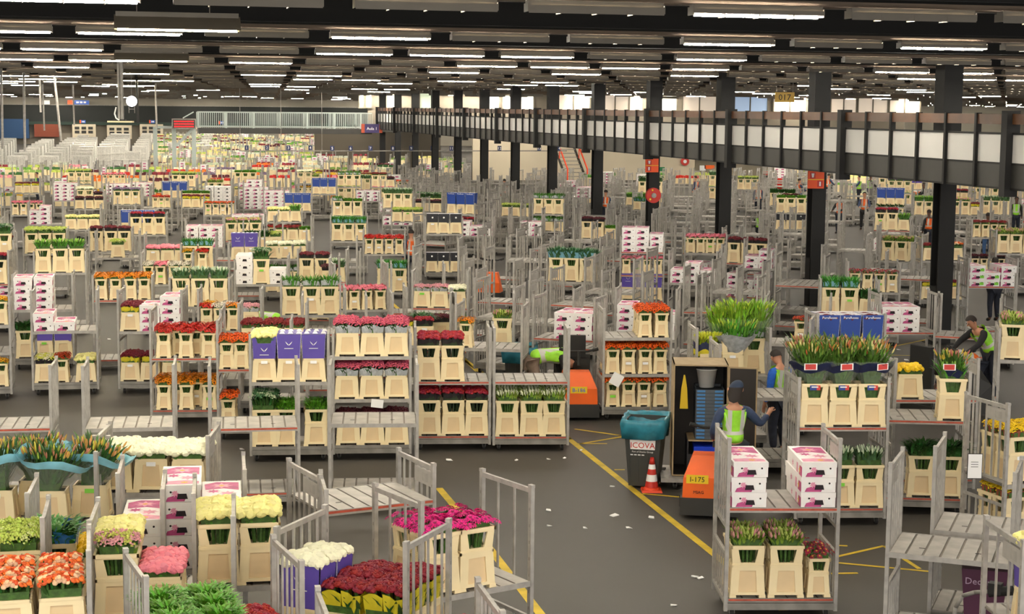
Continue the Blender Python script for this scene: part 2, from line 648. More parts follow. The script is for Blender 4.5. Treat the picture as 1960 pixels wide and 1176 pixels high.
def mk_collar(w0, d0, w1, d1, z0, z1, win):
    b = MB()
    for A, B, C, D, N in sides(w0, d0, z0, w1, d1, z1):
        fr = N[1] != 0
        u = win if fr else (.3, .26)
        panel_side(b, A, B, C, D, N, u, (1 - u[0], 1 - u[1]), .12, .8, .02, 0, 0, True)
    e, g = w1 / 2 + .008, d1 / 2 + .008
    b.box(-e, e, -g, -g + .02, z1 - .03, z1 + .004, 0)
    b.box(-e, e, g - .02, g, z1 - .03, z1 + .004, 0)
    b.box(-e, -e + .02, -g, g, z1 - .03, z1 + .004, 0)
    b.box(e - .02, e, -g, g, z1 - .03, z1 + .004, 0)
    e, g = w0 / 2 + .006, d0 / 2 + .006
    b.box(-e, e, -g, g, z0 - .008, z0 + .012, 0)
    return b.mesh('collar', [CREAM])


BK = {'L': dict(w=.385, d=.29, rim=.36, body=mk_body(.385, .285, .335, .25, .36), col=None, name='low_flower_bucket', txt='low cream bucket'),
      'T': dict(w=.385, d=.29, rim=.58, body=mk_body(.385, .285, .35, .255, .36), col=mk_collar(.34, .245, .37, .28, .365, .58, (.27, .2)), name='tall_flower_bucket', txt='tall cream bucket'),
      'S': dict(w=.25, d=.27, rim=.43, body=mk_body(.25, .25, .217, .21, .27), col=mk_collar(.21, .2, .238, .235, .275, .43, (.25, .18)), name='small_flower_bucket', txt='small cream bucket')}
_t = merged([(BK['T']['body'], (0, 0, 0)), (BK['T']['col'], (0, 0, 0))], 'x', [CREAM, CREAMP, CREAMD])
BK['T']['lod'] = _t.mesh('tall_flower_bucket', [CREAM, CREAMP, CREAMD])
_t = merged([(BK['S']['body'], (0, 0, 0)), (BK['S']['col'], (0, 0, 0))], 'x', [CREAM, CREAMP, CREAMD])
BK['S']['lod'] = _t.mesh('small_flower_bucket', [CREAM, CREAMP, CREAMD])
BK['L']['lod'] = BK['L']['body']

TAG = {}
for _k, _z, _y in (('L', .32, -.134), ('T', .33, -.134), ('S', .2, -.118)):
    TAG[_k] = []
    for _m in (PAPER, GREENP):
        _b = MB()
        _b.add([(-.05, _y - .004, _z - .035), (.05, _y - .004, _z - .035), (.05, _y, _z + .01), (-.05, _y, _z + .01), (-.05, _y - .002, _z - .035), (.05, _y - .002, _z - .035), (.05, _y + .002, _z + .01), (-.05, _y + .002, _z + .01)], MB.BF, 0)
        TAG[_k].append(_b.mesh('paper_tag', [_m]))

# ---------------------------------------------------------------- flower heads (small ready pieces)


def ico(sub=1):
    t = (1 + 5 ** .5) / 2
    v = [Vector(p).normalized() for p in ((-1, t, 0), (1, t, 0), (-1, -t, 0), (1, -t, 0), (0, -1, t), (0, 1, t), (0, -1, -t), (0, 1, -t), (t, 0, -1), (t, 0, 1), (-t, 0, -1), (-t, 0, 1))]
    f = [(0, 11, 5), (0, 5, 1), (0, 1, 7), (0, 7, 10), (0, 10, 11), (1, 5, 9), (5, 11, 4), (11, 10, 2), (10, 7, 6), (7, 1, 8), (3, 9, 4), (3, 4, 2), (3, 2, 6), (3, 6, 8), (3, 8, 9), (4, 9, 5), (2, 4, 11), (6, 2, 10), (8, 6, 7), (9, 8, 1)]
    for _ in range(sub):
        c, nf = {}, []

        def mid(a, b):
            k = (min(a, b), max(a, b))
            if k not in c:
                v.append(((v[a] + v[b]) / 2).normalized())
                c[k] = len(v) - 1
            return c[k]
        for a, b_, d in f:
            x, y, z = mid(a, b_), mid(b_, d), mid(d, a)
            nf += [(a, x, z), (b_, y, x), (d, z, y), (x, y, z)]
        f = nf
    return v, f


ICO = ico(1)


def h_gerb():
    """daisy head, radius 1: two rings of petals and a dark eye"""
    vs, fs, ms = [], [], []
    for ring, (r0, r1, z0, z1, n, off) in enumerate(((.25, 1.0, .0, -.12, 11, 0), (.22, .7, .06, .06, 9, .3))):
        for i in range(n):
            a = 2 * PI * (i + off) / n
            w = .75 * PI / n
            b = len(vs)
            vs += [(r0 * math.cos(a), r0 * math.sin(a), z0), (r1 * .75 * math.cos(a - w), r1 * .75 * math.sin(a - w), (z0 + z1) / 2 + .05), (r1 * math.cos(a), r1 * math.sin(a), z1), (r1 * .75 * math.cos(a + w), r1 * .75 * math.sin(a + w), (z0 + z1) / 2 + .05)]
            fs.append((b, b + 1, b + 2, b + 3))
            ms.append(0)
    b = len(vs)
    vs += [(.3 * math.cos(2 * PI * i / 8), .3 * math.sin(2 * PI * i / 8), .08) for i in range(8)] + [(0, 0, .16)]
    for i in range(8):
        fs.append((b + i, b + (i + 1) % 8, b + 8))
        ms.append(1)
    return vs, fs, ms


def h_rose():
    vs, fs = [], []
    n = 8
    prof = [(.55, -.5), (.95, -.05), (.85, .4), (.6, .55), (.55, .35), (.3, .55), (.12, .5)]
    for k, (r, z) in enumerate(prof):
        for i in range(n):
            a = 2 * PI * (i + .5 * (k % 2)) / n
            rr = r * (1 + .12 * math.sin(3 * a + k))
            vs.append((rr * math.cos(a), rr * math.sin(a), z))
    for k in range(len(prof) - 1):
        for i in range(n):
            fs.append((k * n + i, k * n + (i + 1) % n, (k + 1) * n + (i + 1) % n, (k + 1) * n + i))
    fs.append(tuple(range((len(prof) - 1) * n, len(prof) * n)))
    return vs, fs, [0] * len(fs)


def h_mum():
    v, f = ICO
    r = random.Random(3)
    vs = []
    for p in v:
        k = 1 + r.uniform(-.16, .16)
        vs.append((p.x * k, p.y * k, p.z * k * .75))
    return vs, f, [0] * len(f)


def h_tuft():
    """a spray of small florets"""
    r = random.Random(5)
    vs, fs = [], []
    for k in range(14):
        a, q = r.uniform(0, 2 * PI), r.uniform(0, 1) ** .6
        c = Vector((q * math.cos(a), q * math.sin(a), .5 * (1 - q * q) + r.uniform(-.2, .2)))
        s_ = r.uniform(.22, .34)
        b = len(vs)
        vs += [tuple(c + Vector(p) * s_) for p in ((1, 0, 0), (0, 1, 0), (-1, 0, 0), (0, -1, 0), (0, 0, .8), (0, 0, -.8))]
        fs += [tuple(b + i for i in t) for t in ((0, 1, 4), (1, 2, 4), (2, 3, 4), (3, 0, 4), (1, 0, 5), (2, 1, 5), (3, 2, 5), (0, 3, 5))]
    return vs, fs, [0] * len(fs)


def h_bud():
    vs, fs = [], []
    n = 6
    prof = [(.2, -1), (.5, -.6), (.55, 0), (.38, .6), (.05, 1)]
    for r, z in prof:
        for i in range(n):
            a = 2 * PI * i / n
            vs.append((r * math.cos(a), r * math.sin(a), z))
    for k in range(len(prof) - 1):
        for i in range(n):
            fs.append((k * n + i, k * n + (i + 1) % n, (k + 1) * n + (i + 1) % n, (k + 1) * n + i))
    return vs, fs, [0] * len(fs)


HEADS = {'gerb': h_gerb(), 'rose': h_rose(), 'mum': h_mum(), 'tuft': h_tuft(), 'bud': h_bud()}


def blade(b, base, az, ln, w, lean, m=0, droop=.5):
    """one leaf: three folded segments"""
    x, y, z = base
    ca, sa = math.cos(az), math.sin(az)
    vs, pts = [], []
    px, pz, an = 0.0, 0.0, lean
    for k in range(4):
        ww = (.55, 1.0, .75, .08)[k] * w / 2
        vs.append((x + ca * px - sa * ww, y + sa * px + ca * ww, z + pz))
        vs.append((x + ca * px + sa * ww, y + sa * px - ca * ww, z + pz))
        px += math.sin(an) * ln / 3
        pz += math.cos(an) * ln / 3
        an += droop * .5
    b.add(vs, [(0, 1, 3, 2), (2, 3, 5, 4), (4, 5, 7, 6)], m)


# flower kinds: head, colour, size, count, height, leaf colour, leaves, leaf height, spread, sleeve, name, phrase
FK = {}


def fk(key, head, hexc, size, n, hh, leafc, nl, lh, spread, sleeve, name, txt, eye='#3a2010', island=.22, band=None, hex2=None):
    FK[key] = dict(head=head, hexc=hexc, size=size, n=n, hh=hh, leafc=leafc, nl=nl, lh=lh, spread=spread, sleeve=sleeve, name=name, txt=txt, eye=eye, island=island, hex2=hex2)


G1, G2, G3, G4 = '#4f8a2e', '#2e5a22', '#7aa83a', '#3f6f45'
# gerberas
fk('gorange', 'gerb', '#f8650a', .054, 40, .085, G1, 10, .05, 1.36, None, 'gerbera_bunch', 'orange gerberas')
fk('gamber', 'gerb', '#f79a12', .054, 40, .085, G1, 10, .05, 1.36, None, 'gerbera_bunch', 'amber gerberas')
fk('gyellow', 'gerb', '#fbbb10', .054, 40, .085, G1, 10, .05, 1.36, None, 'gerbera_bunch', 'golden yellow gerberas')
fk('gred', 'gerb', '#dd140c', .054, 40, .085, G1, 10, .05, 1.36, None, 'gerbera_bunch', 'bright red gerberas', eye='#7a1008')
fk('gpink', 'gerb', '#f78fa4', .054, 40, .085, G1, 10, .05, 1.36, None, 'gerbera_bunch', 'pink gerberas', eye='#c05a6a')
fk('gmag', 'gerb', '#ea1a90', .054, 40, .085, G1, 10, .05, 1.36, None, 'gerbera_bunch', 'magenta gerberas', eye='#8a0f4a')
fk('gcrim', 'gerb', '#b41a4e', .052, 26, .08, G1, 10, .05, 1.55, None, 'gerbera_bunch', 'crimson gerberas', eye='#e0b040')
fk('gwhite', 'gerb', '#f3ead8', .054, 40, .085, G1, 10, .05, 1.36, None, 'gerbera_bunch', 'white gerberas')
fk('grust', 'gerb', '#cc451c', .052, 40, .085, G1, 10, .05, 1.36, None, 'gerbera_bunch', 'rust red gerberas')
# roses
fk('rpink', 'tuft', '#c4526a', .055, 40, .17, G2, 40, .13, 1.1, FILMG, 'rose_bunch', 'pink flowers in grey sleeves')
fk('rdark', 'rose', '#9a1a2c', .036, 60, .15, G2, 10, .08, 1.04, FILMK, 'rose_bunch', 'dark red roses in black sleeves')
fk('rmaroon', 'rose', '#6a1422', .036, 60, .13, G2, 10, .08, 1.04, FILMK, 'rose_bunch', 'maroon roses in dark sleeves')
fk('ryel', 'rose', '#8a1426', .036, 64, .25, G2, 34, .2, 1.06, FILMY, 'rose_bunch', 'dark red roses in yellow sleeves')
fk('rred', 'rose', '#ab1a24', .036, 64, .1, G2, 20, .06, 1.05, None, 'rose_bunch', 'deep red roses')
fk('rorange', 'rose', '#e86a2c', .027, 84, .14, G2, 30, .13, 1.05, None, 'rose_bunch', 'orange and cream roses', hex2='#f0c9a0')
# chrysanthemums
fk('mwhite', 'mum', '#f1efcf', .052, 46, .11, G1, 24, .06, 1.14, None, 'chrysanthemum_bunch', 'white chrysanthemums', island=.07)
fk('mpale', 'mum', '#efe795', .048, 48, .11, G1, 24, .06, 1.12, None, 'chrysanthemum_bunch', 'pale yellow chrysanthemums', island=.08)
fk('myellow', 'mum', '#f4c912', .045, 48, .1, G1, 24, .06, 1.1, None, 'chrysanthemum_bunch', 'bright yellow chrysanthemums', island=.1)
fk('mpink', 'mum', '#ee8494', .045, 48, .1, G1, 20, .06, 1.1, None, 'chrysanthemum_bunch', 'pink flower heads', island=.12)
fk('mlilac', 'mum', '#77657f', .04, 54, .12, G2, 20, .07, 1.1, None, 'statice_bunch', 'dusky purple flowers', island=.3)
fk('mdark', 'tuft', '#5b1826', .05, 40, .12, G2, 20, .08, 1.08, FILMK, 'carnation_bunch', 'dark wine carnations')
fk('mrust', 'tuft', '#8e2024', .045, 44, .1, G2, 30, .08, 1.06, None, 'carnation_bunch', 'red spray carnations')
fk('mmix', 'tuft', '#7a1a2a', .045, 40, .15, G2, 20, .1, 1.05, FILMY, 'carnation_bunch', 'wine flowers in yellow sleeves')
fk('mwine', 'tuft', '#d7d45a', .045, 40, .12, G3, 34, .1, 1.08, FILMK, 'chrysanthemum_bunch', 'lime and cream flowers', hex2='#e8e0c0')
fk('mpeach', 'tuft', '#e0a0a8', .045, 36, .12, G3, 34, .1, 1.1, FILMG, 'carnation_bunch', 'pale pink spray flowers')
# green stuff
fk('lime', 'tuft', '#b8c85a', .05, 44, .13, G3, 40, .11, 1.12, None, 'chrysanthemum_bunch', 'lime green spray flowers', hex2='#cfd88a')
fk('limep', 'tuft', '#bfc25a', .05, 44, .13, G3, 36, .11, 1.12, None, 'alstroemeria_bunch', 'lime buds with pink tips', hex2='#d89aa0')
fk('gmum', 'tuft', '#3f6b3f', .05, 50, .22, G2, 60, .2, 1.15, None, 'foliage_bunch', 'dark green leafy bunch', hex2='#aab896')
fk('bright', None, None, 0, 0, 0, '#62a024', 340, .13, 1.1, None, 'foliage_bunch', 'bright green leafy plants')
fk('tulip', 'bud', '#8fb84a', .028, 26, .2, '#5f9f35', 90, .23, 1.06, None, 'tulip_bunch', 'green tulip buds and leaves')
fk('tulipw', 'bud', '#eef0d0', .026, 46, .14, '#8aa83c', 90, .18, 1.08, None, 'tulip_bunch', 'white tulip buds')
fk('tulipb', 'bud', '#c9d6b8', .026, 26, .2, '#557d52', 90, .23, 1.06, None, 'tulip_bunch', 'grey green tulips')
fk('tulipt', 'bud', '#a9b85a', .026, 60, .13, '#7d9a34', 170, .15, 1.08, None, 'tulip_bunch', 'budding green shoots', hex2='#c98a8a')
fk('bush', None, None, 0, 0, 0, G2, 170, .24, 1.25, None, 'foliage_bunch', 'dark green bushy foliage')
fk('bushb', None, None, 0, 0, 0, G4, 150, .24, 1.25, FILMT, 'foliage_bunch', 'blue green foliage in teal sleeves')
fk('leafbl', None, None, 0, 0, 0, '#3f7d2c', 170, .17, 1.25, FILMBL, 'foliage_bunch', 'green leafy plants in blue sleeves')
fk('leafs', None, None, 0, 0, 0, '#4e8a28', 120, .22, 1.05, FILMG, 'tulip_bunch', 'green tulips in grey sleeves')
fk('leaft', None, None, 0, 0, 0, '#3f8a2a', 120, .22, 1.05, FILMT, 'tulip_bunch', 'green tulips in teal sleeves')
fk('succ', None, None, 0, 0, 0, '#9aa83c', 140, .1, 1.15, FILMK, 'foliage_bunch', 'lime leaves in black sleeves')
fk('pot', 'tuft', '#f3cf12', .035, 40, .11, G1, 40, .09, 1.0, POT, 'potted_daffodils', 'yellow daffodils in brown pots')
fk('dgreen', None, None, 0, 0, 0, '#22401f', 120, .26, 1.0, None, 'foliage_bunch', 'very dark green leaves')

BUNCH = {}


def bunch(key):
    if key in BUNCH:
        return BUNCH[key]
    k = FK[key]
    r = random.Random(hash_(key))
    W, D = .33 * k['spread'], .26 * k['spread']
    leafm = mat('leaf_' + k['leafc'].strip('#'), k['leafc'], .55, 0, .2, 12, .35)
    b = MB()
    for i in range(5):
        for j in range(3):
            x, y = (i - 2) * .055 + r.uniform(-.02, .02), (j - 1) * .075 + r.uniform(-.02, .02)
            b.bar((x * .8, y * .8, -.22), (x * 1.2, y * 1.2, max(.02, k['hh'] - .03)), .022, m=1)
    b.frus(-.04, .3, .22, max(.03, min(k['hh'], .12) * .55), .31, .24, 1)
    for i in range(k['nl']):
        x, y = r.uniform(-.5, .5), r.uniform(-.5, .5)
        az = math.atan2(y, x) + r.uniform(-.9, .9)
        q = max(abs(x), abs(y)) * 2
        blade(b, (x * W * .85, y * D * .85, r.uniform(-.02, .04)), az, k['lh'] * r.uniform(.75, 1.2), r.uniform(.022, .042) * (1.3 if key in ('leafbl', 'bush', 'bushb') else (.75 if key == 'bright' else 1)), .12 + .5 * q * r.random(), 0, .5 if key not in ('bush', 'leafbl', 'bright') else 1.1)
    fol = b.mesh(k['name'], [leafm, STEM if key not in ('rdark', 'rmaroon', 'mdark', 'dgreen') else DSTEM])
    blooms = None
    if k['head']:
        b = MB()
        g = HEADS[k['head']]
        n = k['n']
        nx = max(1, round((n * W / D) ** .5))
        ny = max(1, round(n / nx))
        for i in range(nx):
            for j in range(ny):
                x = ((i + .5 + r.uniform(-.28, .28)) / nx - .5) * W
                y = ((j + .5 + r.uniform(-.28, .28)) / ny - .5) * D
                e = max(abs(x) / (W / 2), abs(y) / (D / 2))
                z = k['hh'] + (r.uniform(-.014, .018) if k['head'] != 'gerb' else r.uniform(-.035, .03)) - .03 * e ** 4
                s_ = k['size'] * r.uniform(.88, 1.14)
                sc3 = (s_, s_, s_ * 1.5) if k['head'] == 'bud' else s_
                tl = r.uniform(0, .35) + .55 * e ** 3
                if k['head'] == 'bud':
                    tl *= .5
                gg = g
                if k['hex2'] and r.random() < .38:
                    gg = (g[0], g[1], [2] * len(g[1]))
                b.geo(gg, (x, y, z), sc3, rotm(math.atan2(y, x) + r.uniform(-.6, .6), tl, r.uniform(0, 6)))
        pm = mat('petal_' + key, k['hexc'], .6, 0, 0, 1, k['island'])
        em = mat('eye_' + k['eye'].strip('#'), k['eye'], .8)
        p2 = mat('petal2_' + key, k['hex2'], .6, 0, 0, 1, .2) if k['hex2'] else em
        blooms = b.mesh('blooms', [pm, em, p2])
    sleeve = None
    if k['sleeve'] is not None:
        b = MB()
        sm = k['sleeve']
        if sm is POT:
            for i in range(4):
                for j in range(3):
                    b.lathe([(.03, -.03), (.042, .06), (.046, .06), (.046, .075), (.036, .075)], 8, 0, ((i - 1.5) * .085, (j - 1) * .085, 0))
        else:
            top = {'ryel': .19, 'rpink': .11, 'bushb': .16, 'leafbl': .1, 'leafs': .13, 'leaft': .13}.get(key, k['hh'] - .035 if k['head'] else .09)
            z0 = {'ryel': -.02}.get(key, -.03)
            for i in range(2):
                c = (i - .5) * W * .5
                n = 12
                vs, fs = [], []
                for z, q in ((z0, .8), ((z0 + top) / 2, .95), (top, 1.03)):
                    for t in range(n):
                        a = 2 * PI * (t + .5) / n
                        ex = 1 / max(abs(math.cos(a)), abs(math.sin(a))) ** .75
                        wob = 1 + .05 * math.sin(5 * a + i)
                        vs.append((c + math.cos(a) * ex * W * .255 * q * wob, math.sin(a) * ex * D * .48 * q * wob, z + (.02 * math.sin(3 * a + i * 2) if z == top else 0)))
                for q in range(2):
                    for t in range(n):
                        fs.append((q * n + t, q * n + (t + 1) % n, (q + 1) * n + (t + 1) % n, (q + 1) * n + t))
                b.add(vs, fs, 0)
        sleeve = b.mesh('pots' if sm is POT else 'sleeve', [sm])
    BUNCH[key] = (fol, blooms, sleeve)
    return BUNCH[key]


def hash_(s):
    v = 7
    for ch in s:
        v = (v * 31 + ord(ch)) % 1000003
    return v


LODB = {}


def bunch_lod(key):
    if key not in LODB:
        ps = [x for x in bunch(key) if x]
        mats = []
        for p in ps:
            for m in p.materials:
                if m not in mats:
                    mats.append(m)
        LODB[key] = merged([(p, (0, 0, 0)) for p in ps], key, mats).mesh(FK[key]['name'], mats)
    return LODB[key]


# ---------------------------------------------------------------- cartons
def star(n, r0, r1, cx, cz, rot=0.0):
    return [(cx + (r1 if i % 2 else r0) * math.cos(PI * i / n + rot), cz + (r1 if i % 2 else r0) * math.sin(PI * i / n + rot)) for i in range(2 * n)]


def mk_box(style):
    """long flower carton w .38, d .88, h .165, its short end to the front, printed with pink blossoms"""
    w, d, h = .375, .88, .165
    b = MB()
    b.box(-w / 2, w / 2, -d / 2, d / 2, 0, h - .05, 0)
    body_m = [WHITEC, PINKP, PINKL, YELP, BLACKP, GREENP, PAPER]
    f = -d / 2 - .0015
    bk = d / 2 + .0015

    def front(poly, m, yy=f):
        b.quad([(x, yy, z) for x, z in poly], m)
    if style in ('p', 'g'):
        front([(-.15, .004), (-.03, .004), (.03, .004), (.05, .05), (.0, .06), (-.03, .085), (-.08, .06), (-.13, .045)], 1)
        front(star(7, .042, .02, -.06, .085), 2, f - .001)
        for q in (-w / 2 - .0015, w / 2 + .0015):
            b.quad([(q, -.44, 0), (q, -.44, .11), (q, -.3, .11), (q, -.26, .0)], 1)
            b.quad([(q, -.2, 0), (q, -.2, .11), (q, -.12, .11), (q, -.12, .0)], 2)
            for c, m in ((.1, 2), (-.3, 3)):
                b.quad([(q * 1.004, c + x, .055 + z) for x, z in star(7, .05, .022, 0, 0)], m)
    if style == 'g':
        front([(.06, .03), (.16, .03), (.16, .1), (.06, .1)], 5, f - .002)
    if style == 'w':
        front(star(6, .035, .015, 0, .06), 3)
    if style == 'p':
        front([(.075, .03), (.155, .03), (.155, .1), (.075, .1)], 6, f - .002)
    for x in (-.1, .12):
        front([(x + .011 * math.cos(2 * PI * i / 8), .098 + .011 * math.sin(2 * PI * i / 8)) for i in range(8)], 4, f - .003)
    body = b.mesh('flower_box', body_m)
    b = MB()
    e = .004
    b.box(-w / 2 - e, w / 2 + e, -d / 2 - e, d / 2 + e, h - .055, h, 0)
    t = h + .0012
    if style != 'w':
        b.quad([(-.17, -.4, t), (.17, -.4, t), (.17, -.28, t), (.05, -.22, t), (-.17, -.26, t)], 2)
        b.quad([(-.16, .05, t), (.02, .1, t), (.17, .02, t), (.17, .36, t), (-.05, .4, t), (-.17, .3, t)], 1)
        for x, y, r, m in ((.06, -.12, .1, 2), (-.08, -.02, .08, 1), (0, .22, .12, 2), (0, .22, .04, 3), (.03, -.33, .05, 3)):
            b.quad([(px_, py_, t + .001 + .0005 * m) for px_, py_ in star(8, r, r * .5, x, y)], m)
    lid = b.mesh('lid', body_m)
    b = MB()
    b.frus(0, .105, .006, .052, .08, .006, 0)
    hole = b.mesh('handle_hole', [BLACKP])
    return body, lid, hole


BOXM = {s: mk_box(s) for s in 'pgw'}


def wing_logo(b, cx, cz, y, s, m):
    for sg in (-1, 1):
        for k, (l, up) in enumerate(((1.0, .75), (.75, .35), (.5, .05))):
            p = [(0.06, -.3), (.1, .0), (.16 + .5 * l, .1 + up * .6), (.1 + .9 * l, .45 + up * .6), (.12 + .6 * l, .0 + up * .4), (.2, -.25)]
            b.quad([(cx + sg * x * s, y, cz + z * s) for x, z in p], m)


def mk_tcarton(mt, h, style):
    """tapered open carton standing in a bucket, white inside"""
    b = MB()
    w0, d0, w1, d1 = .345, .255, .385, .29
    t = .008
    for A, B, C, D, N in sides(w0, d0, 0, w1, d1, h):
        n = Vector(N)
        A, B, C, D = map(Vector, (A, B, C, D))
        if style == 'cut' and N[1] < 0:
            P = [A, B, C, C.lerp(D, .12), C.lerp(D, .24) - Vector((0, 0, h * .34)), C.lerp(D, .76) - Vector((0, 0, h * .34)), C.lerp(D, .88), D]
        else:
            P = [A, B, C, D]
        b.quad(P, 0)
        b.quad([p - n * t for p in P][::-1], 1)
        for i in range(len(P)):
            j = (i + 1) % len(P)
            b.quad([P[i], P[i] - n * t, P[j] - n * t, P[j]], 1)
    b.quad([(-w0 / 2, -d0 / 2, .01), (w0 / 2, -d0 / 2, .01), (w0 / 2, d0 / 2, .01), (-w0 / 2, d0 / 2, .01)], 1)
    if style == 'flap':
        # the top flaps folded over flat, edges a little open
        z = h + .004
        b.box(-w1 / 2 + .01, w1 / 2 - .01, -d1 / 2 + .01, -.012, z, z + .006, 0)
        b.box(-w1 / 2 + .01, w1 / 2 - .01, .012, d1 / 2 - .01, z, z + .006, 0)
        for x in (-.15, -.02, .11):
            b.quad([(x, -d1 / 2 + .02, z + .009), (x + .09, -d1 / 2 + .02, z + .009), (x + .06, d1 / 2 - .02, z + .012), (x + .02, d1 / 2 - .02, z + .012)], 1)
    y = -(d0 / 2 + (d1 - d0) / 2 * .6) - .016
    if mt is PURP:
        wing_logo(b, 0, h * (.62 if style != 'cut' else .38), y, .055, 2)
        for sg in (-1, 1):
            t2 = MB()
            wing_logo(t2, 0, h * .62, 0, .05, 2)
            xx = sg * (w0 / 2 + (w1 - w0) / 2 * .75 + .01)
            b.add([(xx, v[0], v[2]) for v in t2.v], t2.f, t2.m)
        b.box(-.07, .07, y, y + .002, h * (.45 if style != 'cut' else .2), h * (.45 if style != 'cut' else .2) + .008, 2)
    if mt is BLACKC:
        b.quad([(.03 * math.cos(2 * PI * i / 8), y, h * .6 + .03 * math.sin(2 * PI * i / 8)) for i in range(8)], 2)
    return b.mesh('flower_carton', [mt, PURPI, WHITEP])


CART = {'P': (mk_tcarton(PURP, .4, 'flap'), .4, 'purple'), 'Q': (mk_tcarton(PURP, .4, 'cut'), .4, 'purple cut-front'), 'O': (mk_tcarton(PURP, .4, 'open'), .4, 'purple open-topped'),
        'U': (mk_tcarton(BLUEC, .45, 'open'), .45, 'royal blue'), 'K': (mk_tcarton(BLACKC, .3, 'open'), .3, 'black')}
TEXTS = {}


def text_mesh(s, size, m, key=None, ext=.001):
    k = (s, size, m.name)
    if k not in TEXTS:
        c = bpy.data.curves.new('t', 'FONT')
        c.body = s
        c.size = size
        c.align_x = 'CENTER'
        c.extrude = ext
        c.resolution_u = 2
        o = bpy.data.objects.new('t', c)
        COL.objects.link(o)
        me = bpy.data.meshes.new_from_object(o.evaluated_get(bpy.context.evaluated_depsgraph_get()))
        me.name = 'lettering'
        me.materials.clear()
        me.materials.append(m)
        bpy.data.objects.remove(o)
        bpy.data.curves.remove(c)
        TEXTS[k] = me
    return TEXTS[k]


def lettering(s, size, m, parent, loc, rot=(PI / 2, 0, 0), name='lettering'):
    o = place(name, text_mesh(s, size, m), loc, parent=parent)
    o.rotation_euler = rot
    return o


BLUETXT = text_mesh('PureRoses', .062, WHITEP)


# ---------------------------------------------------------------- putting loads on trolleys
ORD = ['', 'first', 'second', 'third', 'fourth', 'fifth', 'sixth', 'seventh', 'eighth', 'ninth', 'tenth']


def ordn(i):
    return ORD[i] if i < len(ORD) else f"{i}{'th' if 10 < i % 100 < 14 else {1: 'st', 2: 'nd', 3: 'rd'}.get(i % 10, 'th')}"


class TR:
    """a frame of reference: world matrix of one trolley"""

    def __init__(s, loc, rz):
        s.loc, s.rz = Vector(loc), rz
        s.c, s.s = math.cos(rz), math.sin(rz)

    def w(s, x, y, z):
        return (s.loc.x + x * s.c - y * s.s, s.loc.y + x * s.s + y * s.c, s.loc.z + z)


SLOTW = {'L': .385, 'T': .385, 'S': .255, 'B': .385, 'G': .385, 'W': .385, '_': .385, ',': .13, 'P': .385, 'Q': .385, 'O': .385, 'U': .385, 'K': .385}
INW = TW - .09
COUNT = {}


def parse(spec):
    rows = []
    for part in spec.split('|'):
        out = []
        for tok in part.split():
            n = 1
            if '*' in tok:
                tok, n = tok.split('*')
                n = int(n)
            out += [tok] * n
        rows.append(out)
    return rows


def lab_(txt, o_, rw, where):
    """the fullest wording that stays within sixteen words"""
    for t in (f'{txt}, {o_} from left{rw}, {where}', f'{txt}, {o_}{rw}, {where}', f'{txt}, {o_}{rw.replace(" row", "")}, {where}'.replace(' with dark eyes', '').replace(' over lime leaves', '').replace(' with pale specks', '')):
        if len(t.split()) <= 16:
            return t
    return t


def put_bucket(tr, x, y, z, typ, lod, lab, grp, dz=0.0):
    k = BK[typ]
    rz = tr.rz + RN.uniform(-.03, .03)
    o = place(k['name'], k['lod'] if lod else k['body'], tr.w(x, y, z), rz, label=lab, cat='bucket', group=grp)
    if k['col'] and not lod:
        place('collar', k['col'], parent=o)
    if not lod and RN.random() < .3:
        place('paper_tag', TAG[typ][RN.random() < .3], parent=o)
    COUNT[k['name']] = COUNT.get(k['name'], 0) + 1
    return o


def put_bunch(tr, x, y, z, key, typ, lod, lab, grp):
    k = FK[key]
    s = (.68, .9, 1.0) if typ == 'S' else (1, 1, 1)
    q = RN.uniform(.95, 1.05)
    s = (s[0] * q, s[1] * q, s[2] * RN.uniform(.93, 1.07))
    rz = tr.rz + RN.uniform(-.06, .06)
    if lod:
        o = place(k['name'], bunch_lod(key), tr.w(x, y, z), rz, scale=s, label=lab, cat='flowers', group=grp)
    else:
        f, b, sl = bunch(key)
        o = place(k['name'], f, tr.w(x, y, z), rz, scale=s, label=lab, cat='flowers', group=grp)
        if b:
            place('blooms', b, parent=o)
        if sl:
            place('pot_tray' if k['sleeve'] is POT else 'sleeve', sl, parent=o)
    COUNT['bunch'] = COUNT.get('bunch', 0) + 1
    return o


def put_box(tr, x, y, z, st, lod, lab, grp):
    body, lid, hole = BOXM[st]
    rz = tr.rz + RN.uniform(-.02, .02)
    if lod:
        key = 'l' + st
        if key not in BOXM:
            mats = [WHITEC, PINKP, PINKL, YELP, BLACKP, GREENP, PAPER]
            BOXM[key] = merged([(body, (0, 0, 0)), (lid, (0, 0, 0)), (hole, (.01, -.443, .03))], 'x', mats).mesh('flower_box', mats)
        o = place('flower_box', BOXM[key], tr.w(x, y, z), rz, label=lab, cat='box', group=grp)
    else:
        o = place('flower_box', body, tr.w(x, y, z), rz, label=lab, cat='box', group=grp)
        place('lid', lid, parent=o)
        place('handle_hole', hole, (.01, -.443, .028), parent=o)
    COUNT['box'] = COUNT.get('box', 0) + 1
    return o


BOXTXT = {'p': 'pink-printed white carton', 'g': 'green-tagged pink-printed carton', 'w': 'plain white carton'}


